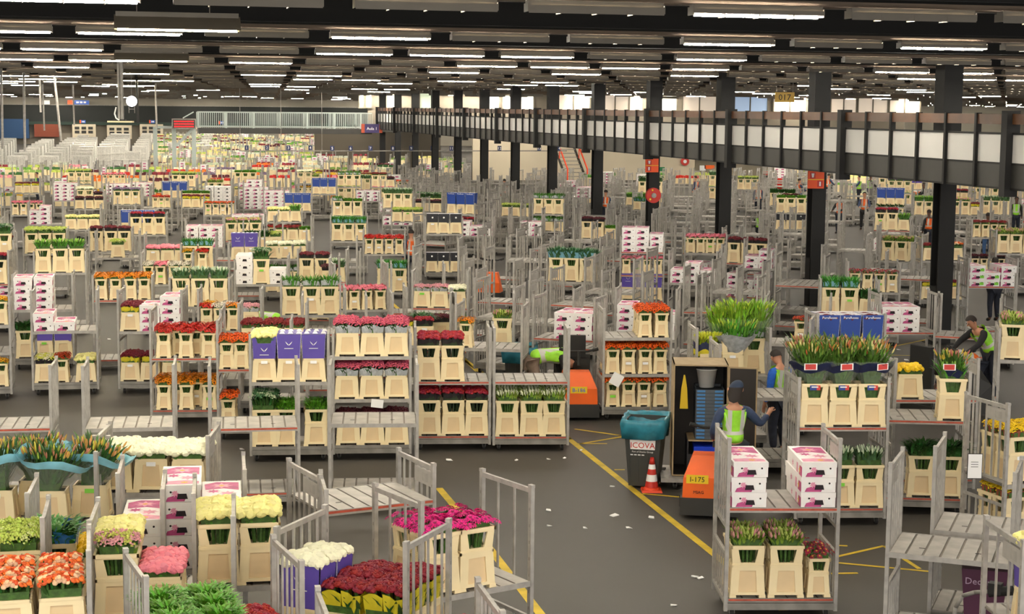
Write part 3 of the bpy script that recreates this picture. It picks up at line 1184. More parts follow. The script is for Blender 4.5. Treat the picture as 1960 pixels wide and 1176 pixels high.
def load(tr, z, spec, where, lod=0, rows=1, grp=None):
    """fill one shelf; spec rows run from the front to the back, slots from left to right"""
    R = parse(spec)
    if len(R) == 1 and rows > 1:
        R = R * rows
    for j, row in enumerate(R):
        y = -TD / 2 + .02 + .145 + j * .295
        tot = sum(SLOTW[t[0]] for t in row)
        gap = (INW - tot) / len(row) if tot < INW else 0
        sq = min(1.0, INW / tot) if tot else 1
        x = -INW / 2
        rw = '' if len(R) == 1 else (', front row' if j == 0 else (', back row' if j == len(R) - 1 else ', middle row'))
        n = 0
        for tok in row:
            t = tok[0]
            w = SLOTW[t] * sq + gap
            xc = x + w / 2
            x += w
            if t in '_,':
                continue
            n += 1
            jit = RN.uniform(-.012, .012)
            pos = (ordn(n), rw, where)
            if t in 'BGW':
                if j and tok == R[0][row.index(tok)] and len(R) > 1 and '|' not in spec:
                    continue
                st = {'B': 'p', 'G': 'g', 'W': 'w'}[t]
                cnt = int(tok[1:])
                for i in range(cnt):
                    hgt = 'alone' if cnt == 1 else ('topmost' if i == cnt - 1 else ('lowest' if i == 0 else f'{ordn(i + 1)} up'))
                    put_box(tr, xc + jit + RN.uniform(-.006, .006), RN.uniform(-.012, .012), z + .003 + i * .168, st, lod, f'{BOXTXT[st]}, {hgt}, {ordn(n)} stack, {where}', grp)
                continue
            key = tok[2:] if len(tok) > 2 else None
            if t in 'LTS':
                put_bucket(tr, xc + jit, y, z + .002, t, lod, lab_(BK[t]['txt'], *pos), grp)
                if key:
                    put_bunch(tr, xc + jit, y, z + .002 + BK[t]['rim'], key, t, lod, lab_(FK[key]['txt'], *pos), grp)
            else:
                me, h, nm = CART[t]
                put_bucket(tr, xc + jit, y, z + .002, 'L', lod, lab_('low cream bucket under carton', *pos), grp)
                o = place('flower_carton', me, tr.w(xc + jit, y, z + .345), tr.rz, label=lab_(f'{nm} carton', *pos), cat='carton', group=grp)
                if t == 'U':
                    place('lettering', BLUETXT, (0, -.151, .385), parent=o).rotation_euler = (PI / 2, 0, 0)
                if key:
                    put_bunch(tr, xc + jit, y, z + .345 + h - (.1 if t == 'Q' else (.17 if t == 'U' else .07)), key, t, lod, lab_(f'{FK[key]["txt"]} in carton', *pos), grp)


TROLLEYS = []


def trolley(px, py, z=None, s=None, a=3.0, deck='', sh=(), name='', rows=1, red=0, endk=0, plates=1, lod=0, pos=None, grp=None, label=None, boxes=True):
    """front edge centre seen at pixel (px,py), at height z or at s pixels per metre; a: turn away from the picture plane, degrees"""
    if a == 3.0 and pos is None and px < 900:
        a = math.degrees(math.atan((980 - px) / 3200)) * .75
    rz = math.radians(a) - PSI
    dv = Vector((-math.sin(rz), math.cos(rz), 0))
    zz = None
    if pos is not None:
        loc = Vector((pos[0], pos[1], 0))
    else:
        p = at(px, py, z) if s is None else at_d(px, py, FPX / s)
        zz = p.z
        loc = Vector((p.x, p.y, 0)) + dv * (TD / 2)
    tr = TR(loc, rz)
    lab = label or f'grey metal {name}'
    if lod:
        nsh = len([1 for x in sh])
        o = place('stacking_trolley', LODT[min(nsh, 2)], loc, rz, label=lab, cat='trolley', group=grp)
    else:
        o = place('stacking_trolley', None, loc, rz, label=lab, cat='trolley', group=grp)
        place('base_frame', BASE[red], parent=o)
        for sx in (-1, 1):
            e = place('end_frame', ENDF[endk], (sx * (TW / 2 - .02), 0, 0), parent=o)
            if plates:
                place('header_plate', PLT[plates - 1], parent=e)
        for sx in (-1, 1):
            for sy in (-1, 1):
                place('wheel', WHEEL, (sx * .52, sy * .33, 0), parent=o)
        for q in sh:
            place('shelf', SHELF[red], (0, 0, zz if q[0] is None else q[0]), parent=o)
    sname = name or lab
    if deck:
        load(tr, .245, deck, f'deck of {sname}', lod, rows, grp)
    shs = sorted([(zz if q[0] is None else q[0], q[1]) for q in sh])
    if lod:
        hs = {0: [], 1: [1.25], 2: [.95, 1.6]}[min(len(shs), 2)]
        shs = [(h, q[1]) for h, q in zip(hs, shs)]
    for i, (h, sp) in enumerate(shs):
        if sp:
            nm = 'shelf' if len(shs) == 1 else ('lower shelf' if i == 0 else 'upper shelf')
            load(tr, h + .004, sp, f'{nm} of {sname}', lod, rows, grp)
    pr = [proj(tr.w(x, -TD / 2, q)) for x in (-.6, .6) for q in (.2, 2.1)]
    TROLLEYS.append(dict(loc=loc, box=(min(p[0] for p in pr), min(p[1] for p in pr), max(p[0] for p in pr), max(p[1] for p in pr)), zc=pr[0][2], full=bool(deck or any(q[1] for q in sh)), name=name, zz=zz, rz=rz, lab=lab))
    return o


# ================================================================ hand placed trolleys
def hand():
    t = trolley
    # --- right foreground
    t(1494, 1171, z=.1, a=2, deck='T.tulipt T.tulipt S.gcrim', sh=[(1.256, 'B3 _ B3')], name='pink-carton trolley beside the lane', rows=2, red=1)
    t(1815, 1070, z=1.1, a=-21, sh=[(None, '')], name='empty trolley at bottom right', red=0)
    t(1896, 1026, z=1.12, a=-21, sh=[(None, '')], name='second empty trolley at bottom right')
    t(2097, 1040, z=2.0, a=5, sh=[(1.22, 'O.mpale P P')], name='purple-carton trolley at right edge', endk=1)
    t(2011, 772, z=2.0, a=20, deck='T.pot*3', sh=[(1.0, 'T.pot*3')], name='potted daffodil trolley', rows=2, endk=0)
    t(1608, 994, z=.1, a=3, deck='_ T.tulipb T.tulipb', sh=[(1.35, '')], name='big lily trolley', rows=1, red=1)
    t(1792, 766, z=1.42, a=3, sh=[(None, 'L.myellow _ _')], name='yellow mum trolley', red=1)
    t(1768, 806, z=1.33, a=-5, deck='_ T.bush T.bush', sh=[(None, '_ _ T.tulip')], name='trolley before yellow mums', red=1)
    # --- centre foreground
    t(917, 950, z=2.0, a=34, sh=[(1.1, 'T.gmag T.gmag _|T.gmag T.gmag _')], name='magenta gerbera trolley', plates=0, endk=1)
    t(649, 1030, z=2.0, a=-22, sh=[(.97, 'O.mwhite L.ryel L.ryel|O.mwhite L.ryel L.ryel|_ L.ryel L.ryel')], name='yellow-sleeved rose trolley', endk=0, plates=0)
    t(432, 1096, z=2.0, a=23, sh=[(.98, 'T.bright T.bright L.rred')], name='green plant trolley at bottom', rows=3, plates=0)
    t(801, 1188, z=2.0, a=13, sh=[(1.36, 'L.rred L.rred L.rred')], name='red rose trolley at bottom', rows=2, plates=0)
    t(725, 904, z=2.0, a=28, sh=[(1.66, '')], name='empty trolley with white logo plate', red=1, plates=1)
    t(500, 1122, z=1.14, a=10, sh=[(None, 'T.mpale T.mpale _')], name='pale yellow mum trolley', rows=2, plates=0)
    t(290, 945, z=1.4, a=2, sh=[(None, 'L.mwhite*3')], name='white mum trolley', rows=2)
    t(350, 1092, z=1.05, a=10, sh=[(None, 'B3 B5 B4')], name='five-carton-high trolley', plates=0)
    t(312, 1188, z=1.13, a=9, sh=[(None, 'T.limep L.mpink _|T.mpale L.mpink _|T.mpale _ _')], name='lime bud trolley', rows=1, plates=0)
    t(186, 1160, z=.95, a=10, sh=[(None, 'T.leafbl _ _|T.leafbl L.myellow _|_ L.myellow _')], name='blue-sleeved plant trolley', rows=1, plates=0)
    t(22, 1240, z=1.28, a=14, sh=[(None, 'L.rorange*3')], name='orange rose trolley', rows=3, plates=0)
    t(-55, 1190, z=1.15, a=12, sh=[(None, '_ T.lime T.lime')], name='lime spray trolley at left edge', rows=2, plates=0)
    t(70, 1010, z=1.25, a=5, sh=[(None, '')], name='blue-ribbon lily trolley at left edge', plates=0)
    # --- the row of empty trolleys across the lane
    for px, py, nm in ((10, 822, 'at left edge'), (247, 820, 'above white mums'), (487, 820, 'before purple cartons'), (715, 812, 'before pink roses')):
        t(px, py, z=1.16 if px < 700 else 1.2, a=9.5 if px < 700 else 4.4, sh=[(None, '')], name=f'empty shelf trolley {nm}', red=px in (10, 487), plates=0)
    # --- middle row
    t(712, 870, z=.1, a=5, deck='L.mdark*3', sh=[(.98, 'L.rpink*3'), (1.66, 'L.rpink*3')], name='pink rose trolley', rows=2)
    t(555, 873, z=.1, a=3, deck='T.gmum T.bright , T.bright', sh=[(1.27, 'Q.mpale P P')], name='middle purple-carton trolley', rows=2)
    t(357, 801, z=.1, a=5, deck='S.gamber S.gamber S.gamber|S.gamber*4|S.gamber*4', sh=[(1.16, 'S.gred S.gred S.gred|S.gred*4|S.gred*4')], name='red and amber gerbera trolley', endk=1, red=1)
    t(488, 832, z=.1, a=6, deck='S.gorange _ _', sh=[(1.2, 'S.gorange S.gorange _ _')], name='half-hidden orange gerbera trolley', rows=2, red=1, endk=1)
    t(866, 852, z=.1, a=4, deck='T.rdark*3', sh=[(1.14, 'T.rdark T.rdark _')], name='middle dark rose trolley', rows=2, red=1)
    t(1016, 853, z=.1, a=3, deck='T.tulipw*3', sh=[(1.15, '')], name='white tulip trolley', rows=3, red=1)
    t(1218, 795, z=.1, a=4, deck='S.gorange*4', sh=[(.84, 'S.gorange*4'), (1.5, '_ , S.gorange S.gorange')], name='three-tier orange gerbera trolley', rows=3)
    t(1400, 850, z=.1, a=3, sh=[(1.22, 'L T.leafs _|L.leafs T.leafs T.leafs')], name='tulip trolley behind cupboard', rows=1)
    t(1452, 762, z=1.2, a=3.1, sh=[(None, '')], name='empty trolley between cupboard and lilies')
    t(1628, 690, z=1.2, a=4, sh=[(None, 'U.rmaroon U.rmaroon U.rmaroon')], name='lettered blue carton trolley', rows=2)
    t(1742, 637, z=1.25, a=3, sh=[(None, 'B3 B3 _')], name='six-carton trolley', red=1)
    t(1850, 646, z=1.25, a=-18, sh=[(None, '')], name='empty trolley at first column', red=1)
    t(1900, 549, z=1.33, a=2, sh=[(None, 'G3 G2 B3')], name='green-tag carton trolley', red=1)
    t(1985, 692, z=1.5, a=-12, sh=[(None, 'T.tulipt*3')], name='tulip shoot trolley', rows=2)
    # --- left
    t(126, 747, z=.1, a=3, deck='L.mwine S.grust , L.mpale', sh=[(1.24, 'B2 B1 _')], name='left lane mixed trolley', rows=2)
    t(85, 699, z=.1, a=3, deck='T.bush P P', sh=[(1.27, 'B4 B4 _')], name='eight-carton trolley at left', rows=1)
    t(-42, 757, z=.1, a=3, deck='S.gyellow*4', sh=[(.9, ''), (1.42, 'S.gyellow*4')], name='left edge gerbera trolley', rows=1)
    t(289, 745, z=.1, a=4, deck='L.mmix*3', sh=[(1.22, 'L.mmix B3 B4')], name='wine flower trolley', rows=2)
    t(115, 523, z=1.5, a=3, sh=[(None, 'T.tulip*3')], name='upper left tulip trolley', rows=1)
    t(235, 575, z=1.5, a=3, sh=[(None, 'S.gamber*4')], name='left amber gerbera trolley', rows=2, red=1)
    t(382, 588, z=1.42, a=5, sh=[(None, 'T.tulipb*3')], name='grey green tulip trolley', rows=1)
    t(500, 545, z=1.45, a=3, sh=[(None, 'W4 T.gmum W2')], name='plain carton trolley', rows=1)
    t(600, 548, z=1.3, a=3, sh=[(None, '_ _ L.mdark')], name='wine carnation trolley', rows=1)
    t(440, 634, z=1.2, a=6, sh=[(None, 'S.gred S.gwhite S.gamber L.mpeach|S.gyellow S.gwhite _')], name='red and golden gerbera trolley', rows=1)
    t(595, 604, z=1.3, a=6, sh=[(None, 'T.leafs*3')], name='grey-sleeved tulip trolley', rows=1)
    t(522, 668, z=1.2, a=5, deck='', sh=[(None, 'L.mrust*3')], name='red spray trolley', rows=2)
    t(692, 594, z=.95, a=12, sh=[(None, 'S.gpink*4')], name='pink gerbera trolley by line', rows=2)
    t(735, 560, z=1.0, a=3, deck='', sh=[(None, '_ T.leaft T.leaft')], name='teal tulip trolley in centre', rows=1)
    t(735, 487, z=1.3, a=3, sh=[(None, 'S.gred*4')], name='bright red gerbera trolley', rows=2)
    t(812, 662, z=1.0, a=8, sh=[(None, 'L.mmix L.rdark _|L.mdark L.bush _|_ L.bush L.mdark')], name='wine and yellow sleeve trolley', rows=1)
    t(922, 668, z=.95, a=0, sh=[(None, '_ _ T.tulipt')], name='central lime shoot trolley', rows=1)
    t(935, 668, z=1.22, a=-8, sh=[(None, 'S.gamber _ _')], name='lone amber gerbera trolley', rows=1)
    t(455, 498, z=1.25, a=3, sh=[(None, '_ P P')], name='two-purple-carton trolley', rows=1, red=1)
    t(212, 482, z=1.35, a=3, sh=[(None, 'T.rmaroon*3')], name='maroon rose trolley', rows=1)
    t(283, 450, z=1.3, a=3, sh=[(None, 'T.rdark*3')], name='upper left dark rose trolley', rows=1)
    t(392, 474, z=1.1, a=3, sh=[(None, 'B4 B4 B4')], name='upper left carton trolley', rows=1)
    t(87, 430, z=1.2, a=3, sh=[(None, 'B3 B4 _')], name='seven-carton trolley', rows=1)
    t(87, 486, z=1.3, a=3, sh=[(None, 'T.lime*3')], name='upper left lime trolley', rows=2)
    t(52, 412, z=1.3, a=3, sh=[(None, 'S.gpink*4')], name='upper left pink gerbera trolley', rows=2)
    t(158, 440, z=1.3, a=3, sh=[(None, 'L.mpale*3')], name='upper left pale yellow trolley', rows=1)
    t(320, 505, z=1.2, a=3, sh=[(None, 'L.mpink*3')], name='pale pink row trolley', rows=2)
    t(225, 494, z=1.25, a=3, sh=[(None, '_ L.lime _')], name='single lime bunch trolley', rows=1)
    t(320, 545, z=1.25, a=3, sh=[(None, 'S.gwhite S.gpink S.gwhite S.gwhite')], name='white gerbera trolley', rows=2)
    t(392, 517, z=1.35, a=3, sh=[(None, 'S.gyellow S.gred _|T.leaft T.leaft _')], name='yellow and red gerbera trolley', rows=1)
    t(668, 462, z=1.15, a=5, sh=[(None, 'T.leaft*3')], name='upper teal tulip trolley', rows=2)
    t(665, 414, z=1.3, a=4, sh=[(None, 'T.leafs T.bright T.bright')], name='bright green trolley', rows=1)
    t(850, 448, z=1.5, a=4, deck='K K K', sh=[(None, 'K K K')], name='black carton trolley', rows=1)
    t(620, 372, z=1.3, a=3, sh=[(None, 'U U U')], name='upper blue carton trolley', rows=1)
    t(570, 405, z=1.0, a=3, sh=[(None, 'U U U')], name='lower blue carton trolley', rows=1)
    t(335, 380, z=1.2, a=3, sh=[(None, 'U U U')], name='upper left blue carton trolley', rows=1)
    t(126, 384, z=.9, a=3, sh=[(None, 'B5 B5 B5')], name='far left carton trolley', rows=1)
    t(270, 376, z=1.0, a=3, sh=[(None, 'B4 B4 B4')], name='carton trolley by lilac flowers', rows=1)
    t(418, 392, z=1.0, a=3, sh=[(None, 'W5 W5 W5')], name='stacked plain carton trolley', rows=1)
    t(490, 400, z=.7, a=3, sh=[(None, 'B6 B6 B6')], name='tall carton trolley', rows=1)
    t(530, 408, z=.7, a=3, sh=[(None, 'B6 B6 B6')], name='second tall carton trolley', rows=1)
    t(243, 392, z=1.3, a=3, sh=[(None, 'T.mlilac*3')], name='lilac flower trolley', rows=1)
    t(300, 398, z=1.2, a=3, sh=[(None, '_ S.gred S.gred S.gred')], name='small red gerbera trolley', rows=1)
    t(375, 398, z=1.3, a=3, sh=[(None, 'L.mmix L.mmix L.mmix|T.bright T.bright T.bright')], name='wine and lime trolley', rows=1)
    t(52, 370, z=1.2, a=3, sh=[(None, 'L.mmix*3')], name='far left wine trolley', rows=1)
    t(705, 385, z=1.0, a=3, sh=[(None, 'B3 B3 B3')], name='upper centre carton trolley', rows=1)
    t(910, 452, z=1.1, a=-5, sh=[(None, 'B3 B2 B2')], name='carton trolley right of black cartons', rows=1)
    t(1005, 452, z=1.0, a=-8, sh=[(None, '_ B3 B3')], name='carton trolley right of centre', rows=1)
    t(780, 425, z=1.3, a=3, sh=[(None, 'L.lime*3')], name='lime row trolley', rows=2)
    t(420, 412, z=1.3, a=3, sh=[(None, 'S.gorange*4')], name='orange row trolley', rows=1)
    # --- centre and right middle
    t(1092, 540, z=1.3, a=-14, sh=[(None, 'T.bushb*3')], name='blue green foliage trolley', rows=2)
    t(1325, 543, z=1.2, a=-12, sh=[(None, 'B2 B3 B2')], name='right centre carton trolley', rows=1)
    t(1465, 515, z=1.2, a=-14, sh=[(None, 'B2 B3 _')], name='carton trolley by second column', rows=1)
    t(1350, 485, z=1.4, a=-6, sh=[(None, 'S.gpink*4')], name='right centre pink gerbera trolley', rows=2)
    t(1078, 650, z=1.2, a=-18, sh=[(None, '_ B3 B3')], name='carton trolley above bending worker', red=1)
    t(1235, 650, z=1.0, a=-10, sh=[(None, 'B4 B3 B3')], name='carton trolley behind orange gerberas')
    t(1625, 605, z=1.25, a=-8, deck='T.bush*3', sh=[(None, 'T.leaft T.leaft L.bush|T.leaft T.leaft L')], name='teal tulip trolley at right', rows=1)
    t(1672, 560, z=1.3, a=-8, sh=[(None, 'S.gcrim S.gcrim S.gcrim S.gcrim')], name='crimson gerbera trolley', rows=1)
    t(1805, 500, z=1.35, a=0, deck='L.mmix L.mmix L.mmix', sh=[(None, 'L.mrust L.mmix L.rorange')], name='mixed red trolley', rows=1)
    t(1945, 486, z=1.3, a=-3, sh=[(None, 'T.tulipt*3')], name='right edge lime shoot trolley', rows=2)
    t(1895, 455, z=1.4, a=-3, deck='S.mdark*4', sh=[(None, 'S.mrust*4')], name='upper right red spray trolley', rows=1)
    t(1525, 660, z=1.1, a=-12, sh=[(None, '_ S.grust S.gamber')], name='rust and amber gerbera trolley', rows=1)
    t(1145, 458, z=1.2, a=-12, sh=[(None, 'T.mdark T.mdark L.bright')], name='wine bunch trolley', rows=1)
    # empties of the centre, their ladder ends seen at an angle
    E = [(835, 502, 1.35, -6), (840, 560, 1.1, -3), (935, 560, 1.25, -14), (1040, 620, 1.3, -14), (960, 610, 1.2, -20), (1165, 560, 1.2, -18),
         (1200, 500, 1.2, -16), (1280, 590, 1.25, -20), (1410, 560, 1.25, -20), (1395, 600, 1.2, -20), (1530, 548, 1.25, -18),
         (1060, 480, 1.3, -15), (960, 470, 1.3, -15), (1250, 462, 1.3, -14), (1420, 445, 1.2, -16), (1700, 520, 1.2, -20), (1640, 480, 1.2, -18), (1720, 480, 1.2, -15), (1570, 470, 1.2, -20),
         (720, 640, 1.1, 8), (640, 640, 1.3, 6), (800, 600, .9, 5), (640, 500, 1.4, 3), (680, 545, 1.4, 3), (1480, 690, 1.3, -14)]
    E.sort(key=lambda q: at(q[0], q[1], q[2]).y)
    for i, (px, py, z, a) in enumerate(E):
        t(px, py, z=z, a=a, sh=[(None, '')] if i % 3 else [], name='', label=None or f'empty grey ladder-sided trolley, {ordn(i + 1)} nearest of those without load in mid hall', red=i % 2, plates=1 + (i % 3 == 0), endk=i % 2)

AMB, EXPO = 1.7, 1.45


# ================================================================ the hall
def struct(name, b, mats, smooth=False):
    return place(name, b.mesh(name, mats, smooth), kind='structure')


FLOORM = mat('asphalt_floor', '#46423d', .62, 0, .1, .35, detail=6)
CEILM = mat('black_ceiling', '#0f0e0c', .9)
BEAMB = mat('black_beam', '#0c0b0a', .9)
BEAMT = mat('tan_flange', '#57493b', .7, 0, .12, .8)
HOUSE = mat('lamp_housing', '#5a5348', .5, 0, .1, 3)
TUBE = mat('lamp_tube', '#fff6e4', emit=200)
TUBEY = mat('lamp_tube_warm', '#fff0c0', emit=130)
COLM = mat('column_paint', '#0d0c0c', .7, 0, .08, 2)
LINE = mat('yellow_line', '#c9ab28', .7, 0, .25, 3, detail=6)
WALLC = mat('cream_wall', '#cfc3ac', .8, 0, .05, .4)
WALLG = mat('grey_wall', '#8b857a', .8, 0, .06, .4)
GREENW = mat('dark_green_fascia', '#0d1210', .7)
WINL = mat('lit_window', '#f4efdc', emit=1.1)
WINO = mat('office_glow', '#cdbfae', emit=.2)
PANELW = mat('white_panel', '#dcdad6', .45, 0, .06, .5)
HRAIL = mat('handrail_wood', '#5f3c22', .5, 0, .2, 2)

b = MB()
b.box(-70, 150, -8, 300, -.3, 0)
struct('floor', b, [FLOORM])
b = MB()
b.box(-70, 150, -8, 300, 7.35, 7.6)
struct('ceiling', b, [CEILM])
ROW0, ROWS = at(250, 63, 6.6).y, 7.7
rows_y = [ROW0 + ROWS * k for k in range(-3, 32)]
for y in rows_y:
    b = MB()
    b.box(-70, 150, y + .25, y + .34, 6.82, 7.35, 0)
    b.box(-70, 150, y + .16, y + .44, 6.71, 6.775, 1)
    b.box(-70, 150, y + 3.9, y + 4.3, 6.95, 7.35, 0)
    struct('trim_1', b, [BEAMB, BEAMT])


def mk_light(kind):
    h = MB()
    h.box(-.75, .75, -.07, .07, 6.65, 6.7, 0)
    h.box(-.75, .75, -.1, -.088, 6.6 if kind != 1 else 6.565, 6.65, 0)
    h.box(-.75, .75, .088, .1, 6.59, 6.66, 0)
    h.box(-.76, -.75, -.1, .1, 6.58, 6.67, 0)
    h.box(.75, .76, -.1, .1, 6.58, 6.67, 0)
    for x in (-.4, 0, .4):
        h.box(x - .006, x + .006, -.102, .102, 6.56, 6.63, 0)
    t = MB()
    zt = 6.605 if kind == 1 else 6.578
    t.tube((-.72, 0, zt), (.72, 0, zt), .009, 6, 0)
    return h.mesh('ceiling_light', [HOUSE]), t.mesh('lamp_tube', [TUBE])


LIGHTS = [mk_light(0), mk_light(1)]
lr = random.Random(4)
cand = []
for ri, y in enumerate(rows_y):
    half = 8 + max(0, y) * .33
    xc = max(0, y) * .23
    n0, n1 = int((xc - half - 4) / 1.84), int((xc + half) / 1.84)
    for i in range(n0, n1):
        x = i * 1.84 + (ri % 3) * .6
        kind = 0 if lr.random() < (.36 if y < 50 or x < 2 else .24) else 1
        cand.append((y, x, kind))
far_h, far_t = MB(), MB()
nl = 0
for y, x, kind in cand:
    p = proj((x, y, 6.6))
    vis = -60 < p[0] < 2020 and p[2] > 5
    if y < 110 and not (y > 60 and not vis):
        if nl < 300:
            nl += 1
            zone = 'overhead at left' if p[0] < 600 else ('overhead in middle' if p[0] < 1300 else 'overhead at right')
            o = place('ceiling_light', LIGHTS[kind][0], (x, y, 0), label=f'fluorescent ceiling fixture, {"tube in view" if kind == 0 else "tube hidden by its skirt"}, {zone}', cat='light', group=f'ceiling fixtures {zone}, {"open" if kind == 0 else "skirted"}')
            place('lamp_tube', LIGHTS[kind][1], parent=o)
            continue
    if y >= 60 and (vis or y < 110) and lr.random() < .4:
        far_h.box(x - .75, x + .75, y - .1, y + .1, 6.6, 6.7, 0)
        far_h.box(x - .72, x + .72, y - .03, y + .03, 6.57, 6.585, 1)
        if lr.random() < .75:
            far_h.box(x - .75, x + .75, y - .12, y - .1, 6.5, 6.7, 0)
o = place('ceiling_lights', far_h.mesh('ceiling_lights', [HOUSE, TUBE]), label='rows of fluorescent fixtures receding into the far hall', cat='lights', kind='stuff')
# the warm row hanging over the left aisle
b = MB()
for k, py in enumerate((50, 112, 138, 152, 162)):
    p = at(int(235 + 3 * k ** .8 + 105 / (k + 1)), py, 6.55)
    h = MB()
    h.add([(-.78, -.2, 6.5 + .0), (.78, -.2, 6.5), (.78, .0, 6.68), (-.78, .0, 6.68), (-.78, .2, 6.5), (.78, .2, 6.5)], [(0, 1, 2, 3), (3, 2, 5, 4)], 0)
    h.box(-.76, .76, -.04, .04, 6.66, 6.72, 0)
    for x in (-.5, .4):
        h.bar((x, 0, 6.7), (x, 0, 7.36), .012)
    o = place('ceiling_light', h.mesh('ceiling_light', [HOUSE]), (p.x, p.y, 0), label=f'warm reflector lamp over left aisle, {ordn(k + 1)} nearest of five', cat='light')
    t = MB()
    t.tube((-.74, 0, 6.52), (.74, 0, 6.52), .035, 8, 0)
    place('lamp_tube', t.mesh('lamp_tube', [TUBEY]), parent=o)

# walls
b = MB()
b.box(-70.3, -70, -8, 300, 0, 7.6)
struct('wall_left', b, [WALLG])
b = MB()
b.box(150, 150.3, -8, 300, 0, 7.6)
struct('wall_right', b, [WALLG])
YF = 245.0
b = MB()
b.box(-70, 150, YF + 1, YF + 1.3, 0, 7.6, 0)
b.box(-70, 34, YF, YF + 1, 3.2, 5.55, 1)
b.box(-70, 34, YF - .2, YF, 2.75, 3.2, 2)
b.box(-70, 34, YF - .3, YF, 5.5, 5.6, 3)
struct('wall_far', b, [WALLG, GREENW, mat('green_trim', '#1f322b', .7), STEELD])
bn = 0
for px0, px1, py0, py1, m in ((66, 116, 238, 262, 'r'), (139, 183, 238, 266, 'w'), (205, 252, 240, 266, 'w'), (268, 312, 238, 266, 'w'), (372, 385, 242, 265, 'w'), (408, 434, 248, 276, 'w'), (0, 55, 228, 265, 'b')):
    p0, p1 = at_y(px0, py1, YF - .2), at_y(px1, py0, YF - .2)
    b = MB()
    b.box(p0.x, p1.x, YF - .4, YF + .9, max(0, p0.z), p1.z, 0)
    w = p1.x - p0.x
    if m == 'w':
        for i in range(3):
            for j in range(2):
                b.box(p0.x + w * (.1 + .29 * i), p0.x + w * (.3 + .29 * i), YF - .43, YF - .4, p1.z - .75 - j * .55, p1.z - .35 - j * .55, 1)
    bn += 1
    place(f'window_{bn}' if m == 'w' else f'door_{bn}', b.mesh('office_front', [{'r': mat('rust_shutter', '#7a3a26', .7), 'w': WALLC, 'b': mat('blue_wall', '#24466e', .7)}[m], DARKG]), kind='structure')
# cross wall behind the gantry: cream below, lit offices above
YW = 128.0
b = MB()
x0, x1 = at_y(905, 300, YW).x, at_y(1330, 300, YW).x
b.box(x0, x1, YW, YW + .3, 0, 4.0, 0)
b.box(at_y(725, 300, YW).x, at_y(1790, 300, YW).x, YW + 6, YW + 6.3, 4.0, 6.7, 1)
b.box(at_y(725, 300, YW).x, at_y(1790, 300, YW).x, YW - .2, YW + 6.3, 3.7, 4.05, 2)
b.box(at_y(1330, 300, YW).x, at_y(1800, 300, YW).x, YW + 9, YW + 9.3, 0, 3.8, 0)
b.box(at_y(640, 300, YW).x, x0, YW + 14, YW + 14.3, 0, 3.9, 1)
struct('wall_back', b, [WALLC, mat('taupe_wall', '#6f675b', .8), DARKG])
wn = 0
for px0, px1, py0, py1, m in ((934, 956, 184, 210, 'l'), (962, 979, 184, 210, 'l'), (995, 1022, 184, 210, 'l'), (1066, 1130, 182, 212, 'o'), (1150, 1232, 180, 214, 'o'), (1262, 1296, 184, 214, 'l'), (1306, 1372, 184, 214, 'o'), (1402, 1470, 186, 214, 'b'), (1480, 1545, 186, 216, 'o'),
                              (1590, 1640, 188, 217, 'o'), (1642, 1700, 188, 217, 'o'), (1702, 1762, 190, 218, 'o'), (803, 830, 176, 208, 'g'), (700, 712, 182, 205, 'l'), (739, 758, 180, 206, 'o'), (688, 697, 182, 205, 'l')):
    p0, p1 = at_y(px0, py1, YW + 5.9), at_y(px1, py0, YW + 5.9)
    b = MB()
    w, h = p1.x - p0.x, p1.z - p0.z
    b.box(p0.x, p1.x, YW + 5.95, YW + 6.0, p0.z, p1.z, 0)
    b.box(p0.x - .08, p1.x + .08, YW + 5.88, YW + 5.98, p1.z, p1.z + .1, 1)
    b.box(p0.x - .08, p1.x + .08, YW + 5.88, YW + 5.98, p0.z - .1, p0.z, 1)
    n = max(1, round(w / 1.3))
    for i in range(n + 1):
        xx = p0.x + w * i / n
        b.box(xx - .05, xx + .05, YW + 5.88, YW + 5.98, p0.z, p1.z, 1)
    wn += 1
    gm = {'l': WINL, 'o': WINO, 'b': mat('blue_office', '#9fb4d0', emit=.2), 'g': mat('green_office', '#b3bfa8', emit=.2)}[m]
    place(f'window_{wn + 20}', b.mesh('office_window', [gm, mat('window_frame', '#6b6456', .6)]), kind='structure')

# ---------------------------------------------------------------- columns and the hanging walkway
XC, XG = 19.0, 16.5
Y0 = at_x(1811, 300, XC).y
COLY = [Y0 + 7.7 * k for k in range(0, 13)]
for i, y in enumerate(COLY):
    b = MB()
    b.box(XC - .2, XC + .2, y - .2, y - .16, 0, 6.9, 0)
    b.box(XC - .2, XC + .2, y + .16, y + .2, 0, 6.9, 0)
    b.box(XC - .05, XC + .05, y - .16, y + .16, 0, 6.9, 0)
    b.box(XC - .21, XC - .05, y - .16, y + .16, 0, 1.4, 0)
    b.box(XC - .24, XC + .24, y - .24, y + .24, 5.0, 6.9, 0)
    b.box(XC - .3, XC + .3, y - .3, y + .3, 0, .02, 0)
    struct('column', b, [COLM])
YE = at_x(722, 240, XG).y
YS = 24.0
walk = place('elevated_walkway', None, (0, 0, 0), label='long black elevated walkway with white panels along the columns', cat='walkway')
b = MB()
b.box(XG, XG + 2.9, YS, YE, 4.38, 4.52, 0)
b.box(XG + .02, XG + .08, YS, YE, 4.1, 4.58, 1)
b.box(XG + 2.8, XG + 2.86, YS, YE, 4.1, 4.58, 1)
b.box(XG - .02, XG + .06, YS, YE, 4.56, 4.6, 0)
b.box(XG - .02, XG + .06, YS, YE, 5.14, 5.18, 0)
b.box(XG - .02, XG + .06, YS, YE, 4.08, 4.12, 0)
place('floor_beam', b.mesh('floor_beam', [COLM, DARKG]), parent=walk)
b = MB()
b.box(XG - .03, XG + .09, YS, YE, 5.34, 5.54, 0)
place('handrail', b.mesh('handrail', [HRAIL]), parent=walk)
b = MB()
